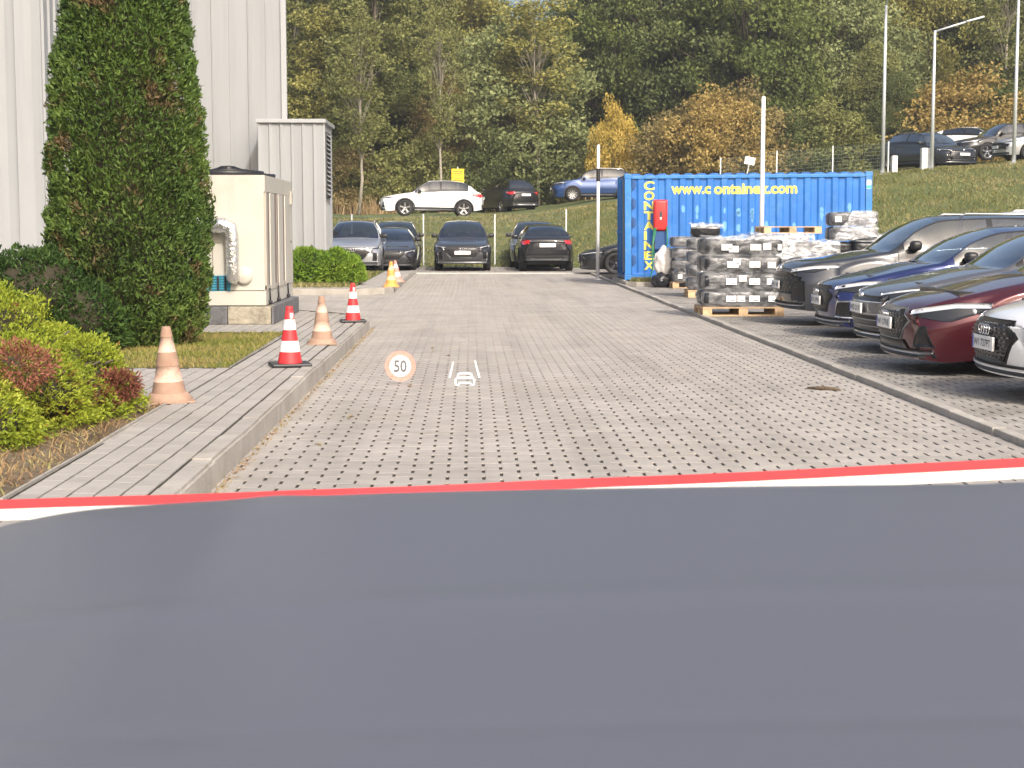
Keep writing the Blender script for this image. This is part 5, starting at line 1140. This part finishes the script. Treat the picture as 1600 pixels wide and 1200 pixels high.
        return mb_ if mb is not None else mb_.build(name, m, parent or t)
    front = (-1, 0, 0); zl = S['lip']
    # wheels
    for u0 in (S['fo'], S['fo'] + S['wb']):
        for sd_ in (1, -1):
            xw, yw, r = XF - u0, sd_ * (W / 2 - .135), S['Rw']; w_ = empty('wheel', (xw, yw, r)); w_.parent = t
            MB().lathe([(r * .62, -.11), (r * .92, -.115), (r, -.085), (r, .085), (r * .92, .115), (r * .68, .112), (r * .66, .09)], 28, axis='y').build('tyre', M['rubber'], w_)
            rm = MB(); rmx = r * .69; yo = .085 * sd_
            rm.lathe([(rmx, -.09 * sd_), (rmx, yo), (rmx * .93, yo + .012 * sd_), (rmx * .90, yo - .02 * sd_)], 28, axis='y')
            ns = feat.get('spokes', 5); hw = .26 if ns == 5 else .14
            for k in range(ns):
                a = 2 * math.pi * k / ns + .3; cs, sn = math.cos(a), math.sin(a)
                def P(rr, tt, y): return (rr * cs - tt * sn, y, rr * sn + tt * cs)
                rm.add([P(.03, -.035, yo - .01 * sd_), P(.03, .035, yo - .01 * sd_), P(rmx * .93, rmx * hw * .6, yo + .004 * sd_), P(rmx * .93, -rmx * hw * .6, yo + .004 * sd_), P(.03, -.035, yo - .05 * sd_), P(.03, .035, yo - .05 * sd_), P(rmx * .93, rmx * hw * .6, yo - .04 * sd_), P(rmx * .93, -rmx * hw * .6, yo - .04 * sd_)], [(0, 1, 2, 3), (0, 4, 5, 1), (1, 5, 6, 2), (3, 2, 6, 7), (0, 3, 7, 4)])
            rm.lathe([(.001, yo + .004 * sd_), (.045, yo), (.05, yo - .03 * sd_)], 14, axis='y'); rm.build('rim', M[feat.get('rim', 'rim')], w_)
            MB().lathe([(.001, yo - .055 * sd_), (rmx * .8, yo - .055 * sd_)], 20, axis='y').build('brake_disc', M['grille'], w_)
    ub_ = MB(); ub_.box(-L / 2 + .30, XF - .30, -W / 2 + .26, W / 2 - .26, S['sill'] - .06, .80); ub_.box(-L / 2 + S['L'] - S['fo'] - S['wb'] + 0 * L + .42 - (S['L'] - S['fo'] - S['wb']) + (L - S['fo'] - S['wb']), XF - S['fo'] - .42, -W / 2 + .07, W / 2 - .07, S['sill'] - .03, S['sill'] + .12)
    ub_.build('underbody', M['grille'], t)
    for u0, ys_ in ((uc + .95, (-.38, .38)), (uc + 1.95, (-.42, .0, .42))):
        for yy in ys_:
            st = MB().box(XF - u0 - .14, XF - u0, yy - .23, yy + .23, .62, S['belt'] + .03, .05).box(XF - u0 - .12, XF - u0 - .04, yy - .12, yy + .12, S['belt'] + .06, min(H - .16, S['belt'] + .22), .03).box(XF - u0 - .1, XF - u0 + .40, yy - .23, yy + .23, .5, .70, .04).build('seat', M['seat'], t)
    MB().box(XF - uc - .55, XF - uc - .12, -W / 2 + .2, W / 2 - .2, .6, S['cowl'] - .07, .04).build('dashboard', M['clad'], t)
    MB().lathe([(.17, 0), (.185, .015), (.17, .03), (.155, .015), (.17, 0)], 16, (XF - uc - .68, .38, S['belt'] - .02), 'x').build('steering_wheel', M['blackp'], t)
    # wheel arch trim
    if feat.get('clad'):
        for u0 in (S['fo'], S['fo'] + S['wb']):
            for sd_ in (1, -1):
                def arc(rr): return [(XF - u0 + rr * math.cos(a), sd_ * W / 2, S['Rw'] + rr * math.sin(a)) for a in np.linspace(-.35, math.pi + .35, 17)]
                patch('arch_trim', arc(S['arch'] + .055), arc(S['arch'] + .004), (0, -sd_, 0), M[feat['clad']], .007, 22, 2)
        for sd_ in (1, -1):
            xa, xb2 = XF - S['fo'] - S['arch'] - .03, XF - S['fo'] - S['wb'] + S['arch'] + .03
            patch('sill_trim', [(xa, sd_, S['sill'] + .12), (xb2, sd_, S['sill'] + .12)], [(xa, sd_, S['sill'] + .005), (xb2, sd_, S['sill'] + .005)], (0, -sd_, 0), M[feat['clad']], .008, 10, 2)
    # doors, handles, mirrors
    zbm = S['belt'] - .02
    for sd_ in (1, -1):
        m_ = MB()
        for u0 in (uc + .12, bp_, S['sg1'] - .12):
            x = XF - u0; patch('', [(x, sd_, zbm), (x + .008, sd_, zbm)], [(x - .0, sd_, S['sill'] + .13), (x + .008, sd_, S['sill'] + .13)], (0, -sd_, 0), None, .0025, 1, 8, mb=m_)
        m_.build('door_seam', M['seam'], t)
        for u0 in (bp_ - .22, S['sg1'] - .30):
            x = XF - u0; h_, nn = ray((x, sd_, zbm - .12), (0, -sd_, 0)); o = rbox(.19, .03, .03, .012, 'door_handle', feat.get('handle', pm), t, (h_.x, h_.y + sd_ * .012, h_.z))
        h_, nn = ray((XF - uc - .35, sd_, S['belt'] + .02), (0, -sd_, 0)); o = rbox(.15, .14, .19, .05, 'wing_mirror', M[feat['mirror']] if 'mirror' in feat else pm, t, (h_.x + .02, h_.y + sd_ * .10, h_.z + .07))
        MB().box(h_.x - .03, h_.x + .03, min(h_.y - sd_ * .03, h_.y + sd_ * .06), max(h_.y - sd_ * .03, h_.y + sd_ * .06), h_.z - .005, h_.z + .02).build('mirror_arm', M['blackp'], t)
        if feat.get('rails'):
            zt_ = H - .06; MB().tube([(XF - ur - .25, sd_ * (S['roofw'] - .02), zt_ + .01), (XF - ur - .35, sd_ * (S['roofw'] - .02), zt_ + .06), (XF - ub + .15, sd_ * (S['roofw'] - .04), zt_ + .05), (XF - ub, sd_ * (S['roofw'] - .04), zt_ - .02)], .014, 6).build('roof_rail', M[feat['rails']], t)
    # front face
    g = feat.get('grille', 'hex'); s_ = feat.get('gs', 1.0)
    def yz(pts_): return [(XF + .15, y, z) for y, z in pts_]
    zc0 = (zl + S['sill']) / 2; tz = zl - .075; 
    if g in ('hex', 'big'):
        bz = S['sill'] + (.12 if g == 'hex' else .06); mz = bz + (tz - bz) * .62
        top = [(-.50 * s_, mz), (-.37 * s_, tz), (.37 * s_, tz), (.50 * s_, mz)]; bt = [(-.50 * s_, mz), (-.34 * s_, bz), (.34 * s_, bz), (.50 * s_, mz)]
        top2 = [(-.53 * s_, mz), (-.39 * s_, tz + .02), (.39 * s_, tz + .02), (.53 * s_, mz)]; bt2 = [(-.53 * s_, mz), (-.36 * s_, bz - .022), (.36 * s_, bz - .022), (.53 * s_, mz)]
        patch('grille_frame', yz(top2), yz(bt2), front, M[feat.get('frame', 'satin')], .006, 18, 8)
        gr = patch('grille', yz(top), yz(bt), front, M['grille'], .012, 18, 8); m_ = MB()
        # honeycomb: staggered short bars
        for r_ in range(9):
            z = bz + .03 + (tz - bz - .05) * r_ / 8; half = (.34 + .16 * (z - bz) / (mz - bz) if z < mz else .50 - .13 * (z - mz) / (tz - mz)) * s_ - .03
            nb = int(half * 2 / .075); 
            for q in range(nb):
                y = -half + (q + (.25 if r_ % 2 else .0)) * .075 * (half * 2 / .075 / nb); h_, nn = ray((XF + .15, y + .02, z), front)
                m_.box(h_.x + .012, h_.x + .022, y, y + .042, z - .006, z + .006)
        m_.build('grille_bars', M[feat.get('bars', 'darkrim')], gr)['kind'] = 'stuff'
        pz = bz + (tz - bz) * (.50 if feat.get('plate_hi') else .42)
    elif g == 'vw':
        patch('grille', yz([(-.66, tz), (.66, tz)]), yz([(-.66, tz - .06), (.66, tz - .06)]), front, M['grille'], .01, 16, 2)
        patch('chrome_strip', yz([(-.66, tz - .06), (.66, tz - .06)]), yz([(-.66, tz - .075), (.66, tz - .075)]), front, M['chrome'], .012, 16, 1)
        lg = patch('lower_grille', yz([(-.60, zc0 - .05), (.60, zc0 - .05)]), yz([(-.68, S['sill'] + .03), (.68, S['sill'] + .03)]), front, M['grille'], .01, 16, 4)
        for k in range(3): z = S['sill'] + .08 + k * .07; patch('grille_bars', yz([(-.6, z + .01), (.6, z + .01)]), yz([(-.6, z), (.6, z)]), front, M['satin'], .016, 14, 1, parent=lg)
        pz = zc0 + .03
    elif g == 'ev':
        patch('lower_grille', yz([(-.45, S['sill'] + .16), (.45, S['sill'] + .16)]), yz([(-.5, S['sill'] + .04), (.5, S['sill'] + .04)]), front, M['grille'], .01, 14, 3); pz = zc0
    elif g == 'wide':   # broad patterned grille
        gr = patch('grille', yz([(-.76, zl - .20), (-.4, zl - .13), (.4, zl - .13), (.76, zl - .20)]), yz([(-.74, S['sill'] + .16), (.74, S['sill'] + .16)]), front, M['grille'], .01, 18, 6); m_ = MB()
        for r_ in range(6):
            for q in range(12):
                y = -.66 + q * .12 + (.06 if r_ % 2 else 0); z = S['sill'] + .19 + r_ * .065
                if z > zl - .19: continue
                h_, nn = ray((XF + .15, y, z), front); m_.add([(h_.x + .012, y - .035, z), (h_.x + .024, y, z + .018), (h_.x + .012, y + .035, z), (h_.x + .024, y, z - .012)], [(0, 1, 2, 3)])
        m_.build('grille_bars', M['satin'], gr)['kind'] = 'stuff'; pz = zc0 - .02
    if not feat.get('noplate'):
        h_, nn = ray((XF + .15, 0, pz), front); pxx = h_.x + .035; pw = feat.get('pw', .26)
        po = MB().box(pxx - .02, pxx, -.26, .26, pz - .057, pz + .057, .004).build('number_plate', M['plate'], t)
        if feat.get('plate'):
            me = text_mesh(feat['plate'], .105, .001); vs = np.array([q.co[:] for q in me.vertices]); cxm, cym = (vs[:, 0].min() + vs[:, 0].max()) / 2, (vs[:, 1].min() + vs[:, 1].max()) / 2; kx = .42 / max(.1, np.ptp(vs[:, 0]))
            for q in me.vertices: q.co = Vector((pxx + .0015, (q.co.x - cxm) * kx, pz + (q.co.y - cym) * .8 / 1))
            link('plate_print', me, M['ink'], po); MB().box(pxx, pxx + .0012, -.258, -.222, pz - .052, pz + .052).build('plate_band', mat('plate_blue', (.02, .06, .4), .5) if 'plate_blue' not in bpy.data.materials else bpy.data.materials['plate_blue'], po)
    em = feat.get('emblem')
    if em == 'rings':
        m_ = MB(); ez = tz - .07; h_, nn = ray((XF + .15, 0, ez), front)
        for k in range(4): y0 = (k - 1.5) * .062; m_.tube([(h_.x + .028, y0 + .040 * math.cos(a), ez + .040 * math.sin(a)) for a in np.linspace(0, 2 * math.pi, 17)], .0065, 5, False)
        m_.build('ring_emblem', M['chrome'], t)
    elif em == 'disc':
        ez = zl - .09; h_, nn = ray((XF + .15, 0, ez), front); MB().lathe([(.001, .03), (.05, .03), (.06, .02), (.06, .0)], 20, (h_.x, 0, ez), 'x').build('emblem', M['chrome'], t)
    hz, hh_ = feat.get('lamp', (zl - .09, .075)); yi, yo_ = feat.get('lampy', (.50, .80)); back = feat.get('lampback', .42); lb = feat.get('lampstyle', 'slim')
    for sd_ in (1, -1):
        d = (-1, -sd_ * .75, 0); a = (XF + .05, sd_ * yi, hz); b = (XF - back * .45, sd_ * yo_, hz + .035); c_ = (XF - back, sd_ * (W / 2 - .02), hz + .06)
        top = [(a[0], a[1], a[2] + hh_ * .20), (b[0], b[1], b[2] + hh_ * .45), (c_[0], c_[1], c_[2] + hh_ * .3)]; bt = [(a[0], a[1], a[2] - hh_ * .15), (b[0], b[1] * .98, b[2] - hh_ * .75), (c_[0], c_[1], c_[2] - hh_ * .1)]
        hl = patch('headlight', top, bt, d, M['lampg'], .010, 14, 5)
        if lb == 'band': patch('light_strip', [(p[0], p[1], p[2] - .004) for p in top], [(p[0], p[1], p[2] - .050) for p in top], d, M['drl'], .017, 14, 1, parent=hl)
        else: patch('light_strip', [(p[0], p[1], p[2] - .004) for p in top], [(p[0], p[1], p[2] - .026) for p in top], d, M['drl'], .017, 14, 1, parent=hl)
        h_, nn = ray(((b[0] + c_[0]) / 2, (b[1] + c_[1]) / 2, hz + .02), d); o = MB().lathe([(.001, .0), (.024, -.002), (.028, -.012)], 14, (0, 0, 0), 'x').build('lens', M['drl'], hl); o.location = h_ - Vector(d).normalized() * .014; o.rotation_euler = (0, 0, sd_ * .64)
        ik = feat.get('intake', 'tri')
        if ik:
            zi0, zi1 = S['sill'] + .07, zl - .24
            if ik == 'tri': tp_ = [(XF, sd_ * .66, zi1), (XF - .03, sd_ * .70, zi1)]; bt_ = [(XF, sd_ * .55, zi0), (XF - .08, sd_ * .76, zi0)]
            elif ik == 'tall': tp_ = [(XF, sd_ * .62, zi1 + .02), (XF - .06, sd_ * .76, zi1 - .01)]; bt_ = [(XF, sd_ * .60, zi0), (XF - .08, sd_ * .74, zi0)]
            elif ik == 'box': tp_ = [(XF, sd_ * .60, zi1 - .02), (XF - .1, sd_ * .78, zi1 - .01)]; bt_ = [(XF, sd_ * .54, zi0 - .0), (XF - .1, sd_ * .78, zi0 - .01)]
            dI = (-1, -sd_ * .45, 0)
            if feat.get('ikframe'):
                e = .018; tq = [(tp_[0][0], tp_[0][1] - sd_ * e, tp_[0][2] + e), (tp_[1][0], tp_[1][1] + sd_ * e, tp_[1][2] + e)]; bq = [(bt_[0][0], bt_[0][1] - sd_ * e, bt_[0][2] - e), (bt_[1][0], bt_[1][1] + sd_ * e, bt_[1][2] - e)]
                patch('intake_frame', tq, bq, dI, M[feat['ikframe']], .006, 6, 6)
            patch('side_intake', tp_, bt_, dI, M['grille'], .012, 6, 6)
    # lower lip
    lipm = feat.get('lipm', 'clad'); yL = W / 2 * .84
    patch('front_lip', [(XF + .1, y, S['sill'] + .035) for y in np.linspace(-yL, yL, 9)], [(XF + .1, y, S['sill'] - .045) for y in np.linspace(-yL, yL, 9)], front, M[lipm], .014, 20, 2)
    if feat.get('lipline'): patch('lip_strip', [(XF + .1, y, S['sill'] + .012) for y in np.linspace(-yL, yL, 9)], [(XF + .1, y, S['sill'] - .010) for y in np.linspace(-yL, yL, 9)], front, M[feat['lipline']], .024, 20, 1)
    if feat.get('mouth'): patch('lower_grille', yz([(-.44, S['sill'] + .11), (.44, S['sill'] + .11)]), yz([(-.5, S['sill'] + .03), (.5, S['sill'] + .03)]), front, M['grille'], .016, 12, 2)
    # bonnet crease lines
    if feat.get('rear'):
        bk = (1, 0, 0); XR = -L / 2; tzr = S['tailz']
        for sd_ in (1, -1):
            d = (1, -sd_ * .7, 0); patch('tail_light', [(XR, sd_ * .50, tzr - .12), (XR + .06, sd_ * .78, tzr - .10), (XR + .28, sd_ * (W / 2 - .02), tzr - .12)], [(XR, sd_ * .52, tzr - .22), (XR + .06, sd_ * .78, tzr - .27), (XR + .28, sd_ * (W / 2 - .02), tzr - .20)], d, M['tail'], .014, 12, 4)
        patch('rear_bumper_trim', [(XR, y, S['sill'] + .28) for y in (-.8, 0, .8)], [(XR, y, S['sill'] + .07) for y in (-.8, 0, .8)], bk, M['clad'], .012, 12, 3)
        patch('rear_skid', [(XR, y, S['sill'] + .20) for y in (-.55, 0, .55)], [(XR, y, S['sill'] + .09) for y in (-.5, 0, .5)], bk, M['satin' if feat.get('skid') else 'clad'], .02, 12, 2)
        h_, nn = ray((XR, 0, tzr - .28), bk); MB().box(h_.x - .03, h_.x - .012, -.26, .26, tzr - .34, tzr - .22, .004).build('number_plate', M['plate'], t)
        patch('boot_seam', [(XR, y, tzr - .40) for y in (-.7, 0, .7)], [(XR, y, tzr - .41) for y in (-.7, 0, .7)], bk, M['seam'], .003, 12, 1)
        MB().box(-L / 2 + (L - ub) - .02, -L / 2 + (L - ub) + .04, -.5, .5, H - .06, H - .035, .008).build('rear_spoiler', pm, t) if False else None
    return t
BLK = paint('black', (.014, .014, .016), .3); DGR = paint('dark_grey', (.055, .056, .062), .5); GRY = paint('blue_grey', (.15, .15, .16), .6); NAVY = paint('navy', (.022, .034, .13), .5, .28); RED_ = paint('burgundy', (.085, .012, .018), .5, .28)
WHT = paint('white', (.84, .84, .84), .0, .35); SIL = paint('silver', (.50, .51, .53), .7); BLU = paint('blue', (.014, .05, .17), .4); GUN = paint('gunmetal', (.035, .038, .046), .3)
LEFT = math.pi
G_R = 'cars parked nose out along the right side'; G_C = 'cars parked at the far end of the road'; G_U = 'cars parked on top of the embankment'
Zp = .032
def nose(xn, L): return xn + L / 2 + .36
make_car('suv', (nose(4.36, 4.5), 23.4, Zp), LEFT, GUN, 'grey SUV with a black patterned grille, farthest of the five nose out cars', dict(grille='wide', emblem='disc', intake='box', clad='clad', rails='satin', lampstyle='band', rim='darkrim', plate='WX 48', mirror='blackp', shape=dict(L=4.5, lip=.90, H=1.60), lamp=(.80, .085), lipline='satin'), group=G_R)
make_car('hatch', (nose(4.40, 4.35), 20.85, Zp), LEFT, NAVY, 'navy blue hatchback with a bright framed corner intake, second farthest nose out car', dict(grille='hex', emblem='rings', intake='box', ikframe='drl', lampstyle='band', frame='grille', gs=1.0, plate='KR 5PN', lamp=(.64, .13), mirror='blackp', lipline='satin'), group=G_R)
make_car('hatch', (nose(4.30, 4.3), 18.25, Zp), LEFT, GRY, 'dark grey car with a thin chrome grille strip, between the navy and the burgundy cars', dict(grille='vw', emblem='disc', intake=None, lipline='chrome', plate='WD 21X', shape=dict(L=4.3, uc=1.22), lamp=(.66, .10)), group=G_R)
make_car('sedan', (nose(3.98, 4.8), 15.75, Zp), LEFT, RED_, 'burgundy saloon with a honeycomb grille, nose out beside the white car', dict(grille='hex', emblem='rings', intake='tri', ikframe='clad', plate='W1 57NE', lamp=(.60, .15), lampback=.55, lampstyle='band', lipline='satin', mouth=True, plate_hi=True, gs=1.05), group=G_R)
make_car('hatch', (nose(4.16, 4.3), 13.15, Zp), LEFT, WHT, 'white hatchback cut off by the right edge, nearest of the nose out cars', dict(grille='big', emblem='rings', intake=None, plate='W1 727PT', frame='grille', lamp=(.645, .11), lampy=(.52, .78), lampstyle='band', lipline='white', mouth=False, gs=1.02, shape=dict(sill=.27)), group=G_R)
make_car('suv', (9.6, 27.6, Zp), LEFT, WHT, 'white car behind the grey SUV, only its roof rails show above the roofs', dict(grille='hex', rails='drl', clad='clad', shape=dict(H=1.70)), group=G_R)
# far row, facing the camera
make_car('suv', (X(723, 52.4), 52.4 + 2.35, 0), -math.pi / 2, DGR, 'dark grey SUV facing the camera alone in the middle of the far end', dict(grille='hex', gs=1.12, emblem='rings', intake='tall', ikframe='satin', clad='clad', frame='clad', lipline='satin', mirror='blackp', plate_hi=True), group=G_C)
make_car('suv', (X(551, 50.6), 50.6 + 2.35, 0), -math.pi / 2, SIL, 'silver SUV half hidden by the annex and the green hedge', dict(grille='hex', gs=1.1, emblem='rings', intake='tall', ikframe='drl', clad='clad', rails='satin', mirror='blackp', noplate=True), group=G_C)
make_car('sedan', (X(607, 53.0), 53.0 + 2.4, 0), -math.pi / 2, DGR, 'low dark saloon facing the camera, behind the far pair of cones', dict(grille='hex', frame='clad', intake='tri', noplate=True, mirror='blackp'), group=G_C)
make_car('suv', (X(616, 57.4), 57.4 + 1.8, 0), -math.pi / 2, BLK, 'black SUV behind the low dark saloon, left of the lone SUV', dict(grille='hex', intake='tall', clad='clad', rails='satin', noplate=True), group=G_C)
make_car('csuv', (X(853, 51.9), 51.9 + 2.1, 0), math.pi / 2 + .02, BLK, 'black compact crossover seen from behind with red tail lamps, at the far end', dict(grille='hex', rear=True, clad='clad'), group=G_C)
make_car('suv', (X(838, 56.9), 56.9 + 2.1, 0), -math.pi / 2, GRY, 'grey SUV peeking out left of the black crossover with red tail lamps', dict(grille='hex', intake='tall', noplate=True, mirror='blackp'), group=G_C)
make_car('sedan', (X(913, 48.6) + 2.5, 49.2, 0), LEFT - .05, BLK, 'black car whose nose sticks out left of the blue container', dict(grille='hex', emblem='rings', intake='tri', lipline='satin', rim='darkrim'), group=G_C)
# embankment top
def up(px, Y, dz=0): x = X(px, Y); return (x, Y, float(terr(x, Y)) + dz)
make_car('suv', up(676, 73.5, .0), LEFT + .06, WHT, 'white electric SUV seen from the side on the embankment, under the yellow notice', dict(grille='ev', intake='tri', clad='clad', mirror='blackp', spokes=5, lamp=(.80, .06), shape=dict(L=4.32, H=1.66, ub=3.5, ut=4.12, sg1=3.7, wb=2.65, belt=1.04, tailz=1.16), rear=True), pitch=-.02, group=G_U)
make_car('suv', up(790, 86, -.05), math.pi / 2 + .42, BLK, 'black SUV on the embankment turned away, right behind the white car', dict(grille='hex', rear=True, rails='blackp', skid=True, shape=dict(H=1.78, tailz=1.2, belt=1.12, beltr=1.2)), group=G_U)
make_car('csuv', up(933, 82.5, 0), LEFT, BLU, 'blue SUV with silver roof rails on the embankment, partly behind the container', dict(grille='vw', clad='clad', rails='drl', lamp=(.86, .13), spokes=10, shape=dict(H=1.66, L=4.34, lip=.92, cowl=1.12, belt=1.06, beltr=1.12, hl=1.04)), group=G_U)
make_car('suv', up(1446, 69.3, -.1), -math.pi / 2 + .38, GUN, 'dark grey SUV facing right behind the wide white bollard, top right', dict(grille='vw', emblem='disc', intake='tri', ikframe='chrome', clad='clad', rails='satin', lipline='chrome'), group=G_U)
make_car('sedan', up(1522, 77, .35), -math.pi / 2 + .8, WHT, 'white car mostly hidden behind the black one, top right', dict(grille='hex'), group=G_U)
make_car('suv', up(1574, 69.5, .05), LEFT + .18, BLK, 'black SUV with pale rims facing left, top right behind the rightmost lamp', dict(grille='hex', gs=1.1, emblem=None, intake='tall', ikframe='drl', frame='chrome'), group=G_U)
make_car('csuv', up(1640, 65.6, .0), LEFT + .1, SIL, 'silver car at the right picture edge, in front of the black SUV on the embankment', dict(grille='wide', intake=None, rim='darkrim'), group=G_U)
